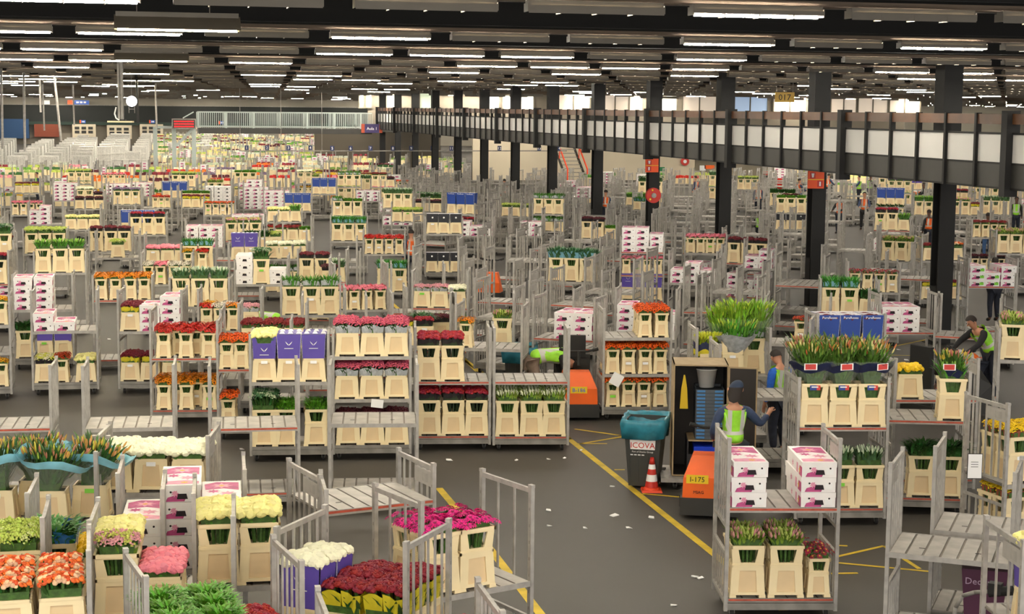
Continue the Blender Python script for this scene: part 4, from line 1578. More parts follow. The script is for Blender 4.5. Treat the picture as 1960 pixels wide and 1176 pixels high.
b.box(XG + 2.75, XG + 2.87, YS, YE, 5.34, 5.54, 0)
b.box(XG + 2.8, XG + 2.86, YS, YE, 4.56, 5.1, 1)
place('far_handrail', b.mesh('far_handrail', [COLM, COLM]), parent=walk)
yth = [at_x(1932, 300, XG).y + 7.73 * k for k in range(-1, 14)]
pan = MB()
pan.box(XG, XG + .03, .05, 1.24, 4.6, 5.14, 0)
panm = pan.mesh('white_panel', [PANELW])
low = MB()
low.box(XG - .005, XG + .03, .05, 1.24, 4.12, 4.56, 0)
lowm = low.mesh('lower_panel', [DARKG])
thick, thin = MB(), MB()
thick.box(XG - .14, XG + .14, -.11, .11, 3.95, 5.6, 0)
thm = thick.mesh('thick_post', [COLM])
thin.box(XG - .06, XG + .06, -.04, .04, 4.08, 5.56, 0)
tnm = thin.mesh('thin_post', [COLM])
for y in yth:
    if y > YE:
        break
    place('thick_post', thm, (0, y, 0), parent=walk)
    for k in range(6):
        yy = y + k * 7.73 / 6
        if yy + 1.2 > YE:
            break
        if k:
            place('thin_post', tnm, (0, yy, 0), parent=walk)
        place('white_panel', panm, (0, yy, 0), parent=walk)
        place('lower_panel', lowm, (0, yy, 0), parent=walk)
# bridge crossing at the far end
br = place('footbridge', None, (0, 0, 0), label='grey footbridge with barred railings crossing the far hall', cat='bridge')
pA, pB = at_x(705, 216, XG - 1), at_y(380, 216, YE - 1)
xa, xb, yb = pB.x, XG - .5, YE - 1
zt, zb = 5.2, 4.1
b = MB()
b.box(xa, xb, yb, yb + 2.4, zb - .35, zb, 0)
place('bridge_deck', b.mesh('bridge_deck', [DARKG]), parent=br)
RAILM = mat('pale_rail', '#aab4b0', .5, .2)
for yy in (yb, yb + 2.35):
    b = MB()
    b.box(xa, xb, yy, yy + .06, zt - .08, zt, 0)
    b.box(xa, xb, yy, yy + .06, zb + .08, zb + .14, 0)
    n = 90
    for i in range(n + 1):
        x = xa + (xb - xa) * i / n
        w = .07 if i % 14 == 0 else .015
        b.box(x - w, x + w, yy + .01, yy + .05, zb, zt - .04, 0)
    place('railing', b.mesh('railing', [RAILM]), parent=br)
for px in (297, 333, 371):
    q = at_y(px, 250, yb)
    b = MB()
    b.box(q.x - .14, q.x + .14, yb + .1, yb + .3, 0, zb if px > 300 else zb + .05, 0)
    place('support_leg', b.mesh('support_leg', [RAILM]), parent=br)
q0, q1 = at_y(297, 246, yb), at_y(371, 246, yb)
b = MB()
b.bar((q1.x, yb + .05, zt - .04), (at_y(350, 228, yb).x, yb + .05, 4.75), .07)
b.bar((q1.x, yb + .2, zb), (at_y(337, 270, yb).x, yb + .2, 2.9), .18)
b.box(q0.x, q1.x, yb - .1, yb + .3, zb - .05, zb + .12)
place('stair_rail', b.mesh('stair_rail', [RAILM]), parent=br)
q = at_y(352, 237, yb - .8)
led = place('led_display', None, (q.x, yb - .8, q.z), label='red lit message board hung at the left end of the footbridge', cat='display')
b = MB()
b.box(-.78, .78, 0, .25, -.33, .33, 0)
place('frame', b.mesh('frame', [STEELD]), parent=led)
b = MB()
b.box(-.72, .72, -.01, .0, -.27, .27, 0)
r_ = random.Random(3)
for j in range(3):
    x = -.64
    while x < .6:
        w = r_.uniform(.05, .16)
        b.box(x, min(.64, x + w), -.016, -.01, .11 - j * .17, .2 - j * .17, 1)
        x += w + .03
place('screen', b.mesh('screen', [DARK, mat('red_led', '#ff1420', emit=.4)]), parent=led)
q = at_y(712, 246, YE - 1.2)
sg = place('hall_sign', None, (q.x, YE - 1.2, q.z), label='purple hall sign with orange ends at the near end of the footbridge', cat='sign')
b = MB()
b.box(-.5, .5, 0, .06, -.3, .3, 0)
b.box(-.72, -.5, 0, .06, -.3, .3, 1)
b.box(.5, .72, 0, .06, -.3, .3, 1)
place('board', b.mesh('board', [mat('purple_sign', '#3a3160', .6), mat('rust_sign', '#a8482c', .6)]), parent=sg)
lettering('Aula 1', .28, PAPER, sg, (0, -.004, -.1))

# yellow floor lines
def line(pts, w, name='trim_2'):
    b = MB()
    P = [at(x, y) for x, y in pts]
    for p, q in zip(P, P[1:]):
        t = (q - p).normalized()
        n = Vector((-t.y, t.x, 0)) * (w / 2)
        b.add([tuple(v) for v in (p - n, q - n, q + n, p + n)], [(0, 1, 2, 3)], 0)
    me = b.mesh('floor_line', [LINE])
    for v in me.vertices:
        v.co.z = .004
    return place(name, me, kind='structure')


line([(1085, 838), (1352, 1050), (1500, 1170)], .11)
line([(740, 572), (770, 598), (1090, 842)], .11)
line([(840, 935), (925, 1035), (1045, 1190)], .11)
for pts in ([(1100, 822), (1200, 836)], [(1106, 851), (1195, 836)], [(1106, 850), (1162, 850)], [(1176, 900), (1196, 900)], [(1600, 1067), (1692, 1046), (1760, 1090)], [(1600, 1078), (1790, 1096)], [(1590, 1099), (1642, 1098)], [(1230, 946), (1330, 955)], [(1270, 822), (1282, 820)], [(1600, 1045), (1622, 1046)],
            [(1690, 668), (1785, 648)], [(1690, 680), (1790, 682)], [(890, 690), (912, 712)], [(930, 700), (960, 702)], [(930, 716), (962, 717)]):
    line(pts, .06)
# litter on the floor: white scraps
r_ = random.Random(8)
for i, (px, py) in enumerate([(1172, 932), (1050, 880), (1080, 878), (1175, 988), (1247, 992), (1050, 978), (1052, 1008), (988, 882), (1112, 863), (1330, 1105), (1340, 1108), (1290, 1160), (1120, 1012), (1204, 1012), (463, 861), (209, 650), (860, 882), (1710, 700), (1735, 690), (1770, 690), (1720, 670)]):
    p = at(px, py)
    b = MB()
    w = r_.uniform(.03, .07)
    b.quad([(-w, -w * .6, .006), (w * .9, -w * .7, .012), (w, w * .5, .02), (0, w * .8, .008), (-w * .8, w * .5, .015)], 0)
    b.quad([(-w, -w * .6, .003), (-w * .8, w * .5, .003), (0, w * .8, .003), (w, w * .5, .003), (w * .9, -w * .7, .003)], 0)
    place('paper_scrap', b.mesh('paper_scrap', [PAPER]), (p.x, p.y, 0), r_.uniform(0, 3), label='small white paper scrap lying on the grey floor', cat='litter', group='white scraps on the floor')


# ================================================================ single things
def base_at(px, py, a=0.0):
    p = at(px, py)
    return (p.x, p.y, 0), math.radians(a) - PSI


# wheelie bin
def bin_(px, py, a, label, text=True, group=None):
    loc, rz = base_at(px, py, a)
    r = place('wheelie_bin', None, loc, rz, label=label, cat='bin')
    b = MB()
    b.frus(.04, .42, .5, .82, .535, .664, 0)
    for s_ in (-1, 1):
        b.box(s_ * .29 - .02, s_ * .29 + .02, -.36, .36, .82, 1.0, 0)
        b.box(-.29, .29, s_ * .35 - .02, s_ * .35 + .02, .82, 1.0, 0)
    for x in (-.2, -.07, .07, .2):
        b.add([(x - .012, -.262, .1), (x + .012, -.262, .1), (x + .012, -.345, .85), (x - .012, -.345, .85), (x - .012, -.25, .1), (x + .012, -.25, .1), (x + .012, -.33, .85), (x - .012, -.33, .85)], MB.BF, 0)
    place('bin_body', b.mesh('bin_body', [BINM]), parent=r)
    b = MB()
    n = 28
    vs, fs = [], []
    prof = [(.96, -.24), (1.03, -.23), (1.1, -.02), (1.08, .05), (1.0, .045), (.86, -.06), (.8, -.15)]
    rr = random.Random(5)
    for q, z in prof:
        for i in range(n):
            an = 2 * PI * (i + .5) / n
            ex = 1 / max(abs(math.cos(an)), abs(math.sin(an))) ** .85
            wv = 1 + rr.uniform(-.03, .03)
            vs.append((.31 * q * math.cos(an) * ex * wv + 0, .38 * q * math.sin(an) * ex * wv, 1.0 + z + rr.uniform(-.02, .02)))
    for k in range(len(prof) - 1):
        for i in range(n):
            fs.append((k * n + i, k * n + (i + 1) % n, (k + 1) * n + (i + 1) % n, (k + 1) * n + i))
    fs.append(tuple(range((len(prof) - 1) * n, len(prof) * n)))
    b.add(vs, fs, 0)
    place('bin_bag', b.mesh('bin_bag', [TEAL], True), parent=r)
    for x in (-.24, .24):
        b = MB()
        b.tube((x - .03, .3, .11), (x + .03, .3, .11), .11, 14, 0)
        place('wheel', b.mesh('wheel', [RUB]), parent=r)
    if text:
        t = math.atan2(.1, .96)
        b = MB()
        b.add([(-.18, -.318, .6), (.18, -.318, .6), (.19, -.334, .745), (-.19, -.334, .745)], [(0, 1, 2, 3)], 0)
        place('label_plate', b.mesh('label_plate', [PAPER]), parent=r)
        lettering('ICOVA', .12, REDM, r, (0, -.328, .625), (PI / 2 + t, 0, 0))
        lettering('Part of Shanks Group', .036, PAPER, r, (0, -.318, .555), (PI / 2 + t, 0, 0))
        b = MB()
        for k in range(4):
            b.box(-.18 + k * .055, -.14 + k * .055, -.314, -.3115, .51, .525, 0)
        place('small_print', b.mesh('small_print', [PAPER]), parent=r)
    return r


bin_(1234, 929, -12, 'dark grey wheelie bin with blue bag beside the traffic cone')
bin_(994, 765, -4, 'black wheelie bin with blue bag behind the white tulips', False)
p, rz = base_at(1234, 905, -12)
b = MB()
b.bar((0, 0, .05), (.03, 0, 1.24), .03, .02)
place('wooden_stick', b.mesh('wooden_stick', [WOOD]), (p[0] + .05, p[1], 0), rz, label='wooden stick standing in the blue-bagged bin', cat='stick')

# cone
p, rz = base_at(1247, 940)
r = place('traffic_cone', None, p, rz, label='orange and white traffic cone beside the grey bin', cat='cone')
b = MB()
b.frus(0, .3, .3, .03, .28, .28, 0)
b.lathe([(.125, .03), (.115, .05), (.1, .06)], 20, 0)
place('cone_base', b.mesh('cone_base', [CONE]), parent=r)
b = MB()
prof = [(.1, .055), (.084, .15), (.084, .15), (.07, .25), (.07, .25), (.056, .33), (.056, .33), (.046, .4), (.046, .4), (.026, .5)]
for i, m in ((0, 0), (2, 1), (4, 0), (6, 1), (8, 0)):
    b.lathe([prof[i], prof[i + 1]], 20, m, cap=(i == 8))
place('cone_body', b.mesh('cone_body', [REDM, PAPER], True), parent=r)

# cupboard on a trolley base
p, rz = base_at(1345, 938, -3)
cb = place('tool_cupboard', None, p, rz, label='tall brown fibreboard cupboard with open door on trolley base', cat='cupboard')
CW, CD, CH = .8, .75, 1.86
x0 = -.46
b = MB()
t = .02
b.box(x0, x0 + t, 0, CD, .2, CH, 0)
b.box(x0 + CW - t, x0 + CW, 0, CD, .2, CH, 0)
b.box(x0, x0 + CW, 0, CD, CH - t, CH, 0)
b.box(x0, x0 + CW, 0, CD, .2, .22, 0)
b.box(x0, x0 + CW, CD - t, CD, .2, CH, 0)
b.box(x0 + t, x0 + t + .004, .004, CD - t, .22, CH - t, 1)
b.box(x0 + CW - t - .004, x0 + CW - t, .004, CD - t, .22, CH - t, 1)
b.box(x0 + t, x0 + CW - t, CD - t - .004, CD - t, .22, CH - t, 1)
b.box(x0 + t, x0 + CW - t, .004, CD - t, CH - t - .004, CH - t, 1)
b.box(x0 + t, x0 + CW - t, .004, CD - t, .22, .224, 1)
place('carcass', b.mesh('carcass', [WOOD, DWOOD]), parent=cb)
b = MB()
b.box(0, .02, .0, .42, .22, CH - .02, 0)
b.box(.02, .022, .02, .4, .24, CH - .04, 1)
d = place('door', b.mesh('door', [WOOD, DWOOD]), (x0 + CW, 0, 0), parent=cb)
d.rotation_euler = (0, 0, math.radians(-97))
b = MB()
b.box(x0 - .16, x0 + CW + .1, -.14, CD + .05, .13, .19, 0)
place('base_frame', b.mesh('base_frame', [STEEL]), parent=cb)
for x in (x0 + .05, x0 + CW - .05):
    for y in (0, CD - .05):
        place('wheel', WHEEL, (x, y, 0), parent=cb)
CT = TR(p, rz)
# trays, bucket, cloth inside
for i in range(14):
    b = MB()
    b.box(-.2, .2, -.28, .28, 0, .012, 0)
    for s_ in (-1, 1):
        b.box(s_ * .2 - .008, s_ * .2 + .008, -.28, .28, 0, .05, 0)
        b.box(-.2, .2, s_ * .28 - .008, s_ * .28 + .008, 0, .05, 0)
        b.box(s_ * .13 - .06, s_ * .13 + .06, -.296, -.287, .012, .042, 1)
    place('plastic_tray', b.mesh('plastic_tray', [mat('grey_tray', '#4a5158', .5), mat('blue_tray', '#3f78b0', .5)]), CT.w(x0 + .54, .34, .745 + i * .053), rz, label=f'grey and blue plastic tray in the cupboard, {ordn(i + 1)} from bottom of its stack', cat='tray', group='trays stacked in the cupboard')
b = MB()
b.lathe([(.11, 0), (.15, .26), (.158, .26), (.158, .275), (.145, .275)], 20, 0)
place('plastic_bucket', b.mesh('plastic_bucket', [PANELW], True), CT.w(x0 + .5, .3, .747 + 14 * .053), rz, label='white bucket on top of the tray stack in cupboard', cat='bucket')
b = MB()
b.box(-.27, .27, -.3, .3, 0, .02, 0)
for s_ in (-1, 1):
    b.box(s_ * .27 - .01, s_ * .27 + .01, -.3, .3, 0, .5, 0)
b.box(-.27, .27, .28, .3, 0, .5, 0)
b.box(-.27, .27, -.3, .3, .49, .51, 1)
b.box(-.27, .27, -.31, -.3, .0, .3, 0)
for x in range(8):
    b.box(-.24 + x * .065, -.22 + x * .065, -.316, -.31, .02, .28, 0)
place('storage_crate', b.mesh('storage_crate', [mat('black_crate', '#26272a', .5), WOOD]), CT.w(x0 + .5, .34, .225), rz, label='black ribbed crate at the bottom of the cupboard', cat='crate')
b = MB()
b.box(-.18, .18, -.24, .2, 0, .1, 0)
place('blue_crate', b.mesh('blue_crate', [mat('bright_blue', '#1c44d8', .4)]), CT.w(x0 + .5, .3, .53), rz, label='small bright blue crate inside the black crate', cat='crate')
b = MB()
b.frus(0, .12, .02, .3, .085, .03, 0)
b.frus(.3, .085, .03, .5, .02, .015, 0)
place('yellow_cloth', b.mesh('yellow_cloth', [mat('yellow_cloth', '#c9a81a', .7)]), CT.w(x0 + .16, .05, 1.2), rz, label='yellow cloth hanging inside the cupboard left side', cat='cloth')


# orange tow tractors
def tug(px, py, a, label, name='tow_tractor', kind=0):
    p, rz = base_at(px, py, a)
    r = place(name, None, p, rz, label=label, cat='tractor')
    b = MB()
    ln = 1.5 if kind != 1 else .85
    b.box(-.4, .4, -.02, ln, .06, .3, 0)
    b.box(-.42, .42, .3, ln, .1, .26, 0)
    place('chassis', b.mesh('chassis', [DARKG]), parent=r)
    b = MB()
    # hood with sloping front
    pr = [(0.0, .3), (-.0, .58), (.16, .86), (.46, .86), (.46, .3)]
    wd = [.37, .36, .24, .24, .37]
    vs = [(-q, y, z) for q, (y, z) in zip(wd, pr)] + [(q, y, z) for q, (y, z) in zip(wd, pr)]
    n = len(pr)
    b.add(vs, [tuple(range(n)), tuple(range(2 * n - 1, n - 1, -1))] + [(i, n + i, n + (i + 1) % n, (i + 1) % n) for i in range(n)], 0)
    place('hood', b.mesh('hood', [ORANGE if kind < 2 else DARKG]), parent=r)
    b = MB()
    lx = -.32 if kind else -.12
    b.quad([(lx, -.004, .5), (lx + .3, -.004, .5), (lx + .3, -.004, .62), (lx, -.004, .62)], 0)
    place('number_label', b.mesh('number_label', [YELLOWP]), parent=r)
    if kind == 0:
        lettering('B-186', .1, BLUECL, r, (.03, -.008, .525))
        lettering('B', .2, mat('navy_letter', '#2a2a7a', .5), r, (-.12, .0, .66), (PI / 2 - .5, 0, 0)).location = (.04, .06, .66)
    else:
        lettering('I-175', .1, RUB, r, (-.17, -.008, .525))
        lettering('MIAG', .06, RUB, r, (-.15, -.008, .36))
    b = MB()
    b.tube((.05, .32, .95), (.05, .42, 1.2), .03, 8, 0)
    b.path([(-.25, .4, 1.24), (-.12, .42, 1.2), (.22, .42, 1.2), (.35, .4, 1.24)], .02, 8, 0)
    b.tube((-.3, .39, 1.25), (-.2, .41, 1.22), .03, 8, 0)
    b.tube((.3, .41, 1.22), (.4, .39, 1.25), .03, 8, 0)
    place('steering_bar', b.mesh('steering_bar', [RUB]), parent=r)
    b = MB()
    if kind != 1:
        b.box(-.34, .34, 1.42, 1.48, .3, 1.0, 0)
        b.box(-.25, .25, 1.36, 1.46, .95, 1.36, 1)
        place('back_pad', b.mesh('back_pad', [DARK, RUB]), parent=r)
    for x in (-.34, .34):
        b = MB()
        b.tube((x - .05, ln - .3, .12), (x + .05, ln - .3, .12), .12, 14, 0)
        place('wheel', b.mesh('wheel', [RUB]), parent=r)
    b = MB()
    b.tube((0, .2, .1), (.1, .2, .1), .1, 14, 0)
    place('wheel', b.mesh('wheel', [RUB]), parent=r)
    return r


tug(1104, 806, 2, 'orange tow tractor with black back pad behind white tulips')
tug(1357, 996, -8, 'orange tow tractor in front of the brown cupboard', kind=1)
tug(932, 580, -12, 'orange tow tractor among empty trolleys in centre', kind=1)
tug(1868, 792, 120, 'dark tow tractor ridden at the right by worker in green', kind=2)

# orange pictogram boards on the columns
for i, (cx_, cy_, w, h) in enumerate(((1562, 344, .5, .42), (1248, 317, .5, .5), (986, 257, .5, .42))):
    k = (1, 3, 6)[i]
    y = COLY[k] - .29
    q = at_y(cx_, cy_, y)
    sc_ = proj(q)[2] / FPX
    W, H = (.36, .36) if i == 0 else ((.34, .36) if i == 1 else (.42, .4))
    W, H = (33 * sc_, 34 * sc_) if i == 0 else ((26 * sc_, 26 * sc_) if i == 1 else (19 * sc_, 15 * sc_))
    r = place('fire_point_sign', None, (q.x, y, q.z), label=f'orange fire point board on the {("second", "fourth", "seventh")[i]} black column', cat='sign')
    b = MB()
    b.box(-W / 2, W / 2, 0, .03, -H / 2, H / 2, 0)
    place('board', b.mesh('board', [mat('sign_orange', '#f4571a', .5)]), parent=r)
    b = MB()
    f = -.003
    q_ = (W / 2) * .8
    if i < 2:
        b.quad([(-W * .38, f, H * .4), (-W * .04, f, H * .4), (-W * .04, f, H * .06), (-W * .38, f, H * .06)], 1)
        b.quad([(-W * .3, f * 2, H * .35), (-W * .12, f * 2, H * .35), (-W * .16, f * 2, H * .12), (-W * .26, f * 2, H * .12)], 0)
        xx, zz = (W * .08, -H * .06) if i == 0 else (-W * .4, -H * .06)
        b.quad([(xx, f, zz), (xx + W * .34, f, zz), (xx + W * .34, f, zz - H * .36), (xx, f, zz - H * .36)], 1)
        b.quad([(xx + W * .12, f * 2, zz - H * .06), (xx + W * .22, f * 2, zz - H * .06), (xx + W * .22, f * 2, zz - H * .3), (xx + W * .12, f * 2, zz - H * .3)], 0)
    b.quad([(-W / 2, f, .01), (W / 2, f, .01), (W / 2, f, -.01), (-W / 2, f, -.01)], 2)
    place('pictogram', b.mesh('pictogram', [PAPER, REDM, YELLOWP]), parent=r)
# hose reel
y = COLY[3] - .3
q = at_y(1249, 374, y)
r = place('fire_hose_reel', None, (q.x, y, q.z), label='red round fire hose reel on the fourth black column', cat='hose reel')
b = MB()
R_ = 14.5 * proj(q)[2] / FPX
b.tube((0, 0, 0), (0, -.16, 0), R_, 26, 0)
place('reel_disc', b.mesh('reel_disc', [REDM]), parent=r)
b = MB()
b.tube((0, -.16, 0), (0, -.19, 0), R_ * .33, 18, 0)
place('hub', b.mesh('hub', [STEEL]), parent=r)
b = MB()
b.tube((-R_ * .5, -.17, -R_ * .5), (-R_ * .5, -.18, -R_ * .5), R_ * .14, 10, 0)
b.tube((-R_ * .2, -.17, R_ * .7), (-R_ * .2, -.18, R_ * .7), R_ * .12, 10, 0)
place('marker', b.mesh('marker', [YELLOWP]), parent=r)

q = at_d(1502, 186, 72)
r = place('section_sign', None, q, -PSI, label='yellow 017 section sign hanging above the walkway', cat='sign')
b = MB()
b.box(-.42, .42, 0, .05, -.21, .21, 0)
place('board', b.mesh('board', [mat('sign_yellow', '#b8901c', .5)]), parent=r)
lettering('017', .36, RUB, r, (0, -.004, -.13))
b = MB()
for x in (-.35, .35):
    b.bar((x, .02, .2), (x, .02, 7.36 - q.z), .015)
place('hanger', b.mesh('hanger', [STEELD]), parent=r)
# numbered aisle signs
nums = [(472, 283, '1'), (511, 283, '2'), (552, 283, '3'), (594, 283, '4'), (636, 284, '5'), (671, 284, '6'), (709, 284, '7'), (752, 284, '8'), (787, 284, '9'), (828, 284, '10'), (864, 284, '11'), (956, 284, '12'), (1032, 284, '13'), (1069, 284, '14')]
DS = 112
ra, rb = at_d(460, 289, DS), at_d(1085, 289, DS)
b = MB()
b.bar(tuple(ra), tuple(rb), .07)
for k in range(9):
    c = ra.lerp(rb, k / 8)
    if c.x < 15:
        b.bar(tuple(c), (c.x, c.y, 7.36), .03)
place('sign_rail', b.mesh('sign_rail', [STEELD]), label='long thin rail carrying the numbered signs across the hall', cat='rail')
for px, py, s_ in nums:
    q = at_d(px, py, DS - .2)
    r = place('aisle_sign', None, q, -PSI, label=f'small navy aisle sign reading {s_}', cat='sign', group='numbered aisle signs on the rail')
    b = MB()
    b.box(-.13, .13, 0, .03, -.16, .16, 0)
    place('board', b.mesh('board', [mat('sign_navy', '#1e2a55', .5)]), parent=r)
    lettering(s_, .26, PAPER, r, (0, -.004, -.09))
# far blue and orange direction signs
for i, (px, py, w) in enumerate(((158, 233, 11), (291, 233, 11), (424, 235, 11), (150, 196, 40), (88, 196, 14))):
    q = at_y(px, py, YF - .6)
    s_ = proj(q)[2] / FPX
    r = place('direction_sign', None, q, 0, label=('small blue and orange door sign, %s from left on far green band' % ordn(i + 1)) if i < 3 else ('long blue and orange sign high on the far wall' if i == 3 else 'small white sign high on the far wall'), cat='sign')
    b = MB()
    W, H = w * s_, (6 if i < 3 else 8) * s_
    b.box(-W / 2, W / 2, 0, .05, -H / 2, H / 2, 0 if i < 4 else 2)
    b.box(-W / 2, -W / 2 + .26 * W, -.01, .05, -H / 2, H / 2, 1 if i < 4 else 2)
    if i < 4:
        for k in range(3):
            b.box(-W * .1 + k * W * .17, W * .02 + k * W * .17, -.012, .0, -H * .2, H * .2, 2)
    place('board', b.mesh('board', [mat('sign_blue', '#2454b0', .5), mat('sign_orange', '#f4571a', .5), PAPER]), parent=r)

# hanging post with projector arm, round white clock, thin hanging poles
q0 = at_d(231, 236, 44)
r = place('ceiling_pole', None, (q0.x, q0.y, 0), -PSI, label='thick grey pole hanging from ceiling with a flat arm at its foot', cat='pole')
b = MB()
b.box(-.06, .0, -.05, .05, q0.z + .1, 7.36, 0)
b.box(.02, .08, -.05, .05, q0.z + .1, 7.36, 0)
b.box(-.06, .08, .0, .03, q0.z + .1, 7.36, 0)
place('pole_shaft', b.mesh('pole_shaft', [STEELD]), parent=r)
b = MB()
b.box(-.33, .33, -.1, .1, q0.z + .02, q0.z + .06, 0)
b.box(-.2, .14, -.06, .06, q0.z + .06, q0.z + .1, 1)
place('flat_arm', b.mesh('flat_arm', [CREAM, RUB]), parent=r)
b = MB()
b.path([(-.1, -.06, q0.z + .42), (-.14, -.07, q0.z + .25), (-.1, -.07, q0.z + .13), (-.02, -.06, q0.z + .08)], .02, 6, 0)
place('cable', b.mesh('cable', [PAPER]), parent=r)
q = at_d(252, 194, 60)
r = place('white_globe_lamp', None, q, label='round white lamp hanging beside the ceiling pole', cat='lamp')
b = MB()
v, f = ico(2)
b.add([tuple(p * .19) for p in v], f)
place('globe', b.mesh('globe', [mat('globe_white', '#ffffff', emit=3.0)], True), parent=r)
b = MB()
b.bar((0, 0, .18), (0, 0, 7.36 - q.z), .02)
for x in (-.1, .1):
    b.bar((x, 0, -.2), (x, 0, -.42), .02)
b.bar((-.1, 0, -.28), (.1, 0, -.28), .02)
place('hanger', b.mesh('hanger', [STEELD]), parent=r)
for i, (px, y0_, y1_, dd) in enumerate(((5, 112, 285, 60), (48, 125, 290, 60), (78, 138, 215, 70), (117, 153, 270, 62), (142, 160, 240, 90), (300, 168, 245, 80), (264, 165, 236, 64), (85, 200, 250, 90))):
    lo, hi = at_d(px, y1_, dd), at_d(px - (16 if i == 3 else 3), y0_, dd)
    b = MB()
    b.tube((0, 0, 0), (hi.x - lo.x, hi.y - lo.y, 7.36 - lo.z), .045, 8, 0)
    place('hanging_pole', b.mesh('hanging_pole', [RUB if i == 6 else STEEL]), lo, label=f'thin hanging pole at far left, {ordn(i + 1)} of the eight', cat='pole')

# orange-railed stair and back-wall odds and ends
q = at(1105, 352)
r = place('steel_stair', None, (q.x, q.y, 0), -PSI + .35, label='open steel stair with orange handrails by the back wall', cat='stair')
for k in range(12):
    b = MB()
    b.box(-.75, .75, k * .3, k * .3 + .28, .28 * (k + 1) - .05, .28 * (k + 1), 0)
    place('tread', b.mesh('tread', [STEELD]), parent=r)
for x in (-.8, .8):
    b = MB()
    b.bar((x, 0, .1), (x, 3.5, 3.4), .06, .25, 0)
    place('stringer', b.mesh('stringer', [DARKG]), parent=r)
    b = MB()
    b.bar((x, 0, 1.1), (x, 3.5, 4.4), .08, .08, 0)
    b.bar((x, 0, .1), (x, 0, 1.1), .08)
    b.bar((x, 1.7, 1.7), (x, 1.7, 2.7), .06)
    place('handrail', b.mesh('handrail', [CONE]), parent=r)
q = at(1310, 345)
r = place('wall_hose_reel', None, (q.x, q.y, 1.5), -PSI, label='red hose reel on the cream back wall right of the stair', cat='hose reel')
b = MB()
b.tube((0, 0, 0), (0, -.2, 0), .34, 20, 0)
place('reel_disc', b.mesh('reel_disc', [REDM]), parent=r)
b = MB()
b.tube((0, -.2, 0), (0, -.24, 0), .14, 14, 0)
place('hub', b.mesh('hub', [PAPER]), parent=r)

for px, py, w_, h_, m_, nm, lab, ct in ((1267, 324, 11, 8, mat('exit_green', '#1f7a4a', .5), 'exit_sign', 'green exit sign on the wall right of the hose reel column', 'sign'), (1358, 320, 20, 7, ORANGE, 'wall_board', 'orange board on the wall left of third column', 'board'), (1345, 322, 12, 10, PAPER, 'notice_board', 'white notice beside the orange wall board', 'board'), (1466, 332, 10, 7, REDM, 'red_notice', 'small red notice hung on the back wall', 'sign')):
    q = at_y(px, py, YW - .1)
    s_ = proj(q)[2] / FPX
    b = MB()
    b.box(-w_ * s_ / 2, w_ * s_ / 2, 0, .05, -h_ * s_ / 2, h_ * s_ / 2, 0)
    place(nm, b.mesh(nm, [m_]), q, label=lab, cat=ct)
q = at(1489, 372)
b = MB()
b.lathe([(.2, .3), (.26, .36), (.26, 1.5), (.2, 1.62), (.08, 1.7), (.08, 1.85)], 16, 0, (0, 0, 0))
b.box(-.2, .2, -.2, .2, 0, .3, 0)
place('gas_cylinder', b.mesh('gas_cylinder', [REDM], True), (q.x, q.y, 0), label='tall red cylinder standing by the wall between second and third columns', cat='cylinder')

# white paper sheets tied to trolleys
for px, py, zc, w, h, tl, lab in ((722, 773, 26.2, .19, .13, .1, 'white paper sheet hung on pink rose trolley shelf'), (1180, 727, 29.6, .2, .22, .5, 'white paper sheet tied to orange gerbera trolley'), (1866, 893, 20.6, .17, .3, 0, 'white delivery sheet hung on potted daffodil trolley')):
    q = at_d(px, py, zc)
    b = MB()
    b.box(-w / 2, w / 2, -.002, .002, -h / 2, h / 2, 0)
    o = place('paper_sheet', b.mesh('paper_sheet', [PAPER]), q, -PSI, label=lab, cat='paper')
    o.rotation_euler = (0, tl, -PSI)
    if zc < 22:
        b = MB()
        b.box(-w / 2 - .008, w / 2 + .008, .003, .008, -h / 2 - .008, h / 2 + .008, 0)
        for k in range(3):
            b.box(-.05, .04, -.004, -.003, .05 - k * .03, .056 - k * .03, 0)
        place('clipboard', b.mesh('clipboard', [RUB]), parent=o)
# dark purple carton and jack handle at the bottom right
q = at_d(1885, 1105, 17.4)
r = place('wine_carton', None, (q.x, q.y, .25), -PSI - .3, label='dark wine-coloured open carton under the bottom right shelf', cat='carton')
b = MB()
b.frus(0, .36, .28, .62, .46, .34, 0)
place('carton_body', b.mesh('carton_body', [mat('wine_carton', '#4a1c38', .5)]), parent=r)
lettering('Decorum', .1, mat('silver_text', '#b59ab0', .4), r, (0, -.166, .46), (PI / 2 + .06, 0, 0))
q = at_d(1875, 1150, 15.6)
r = place('pallet_jack_handle', None, q, -PSI - .5, label='curved grey jack handle with black grip at bottom right', cat='handle')
b = MB()
b.path([(-.25, 0, -.35), (-.22, 0, -.1), (-.16, 0, .02), (-.05, 0, .07), (.1, 0, .1)], .02, 8, 0)
b.path([(-.25, 0, -.35), (-.25, .1, -1.2)], .03, 8, 0)
place('bar', b.mesh('bar', [STEELD], True), parent=r)
b = MB()
b.tube((.08, 0, .09), (.3, 0, .14), .045, 10, 0)
b.cbox(.14, 0, .14, .12, .1, .1, 0)
place('grip', b.mesh('grip', [RUB]), parent=r)


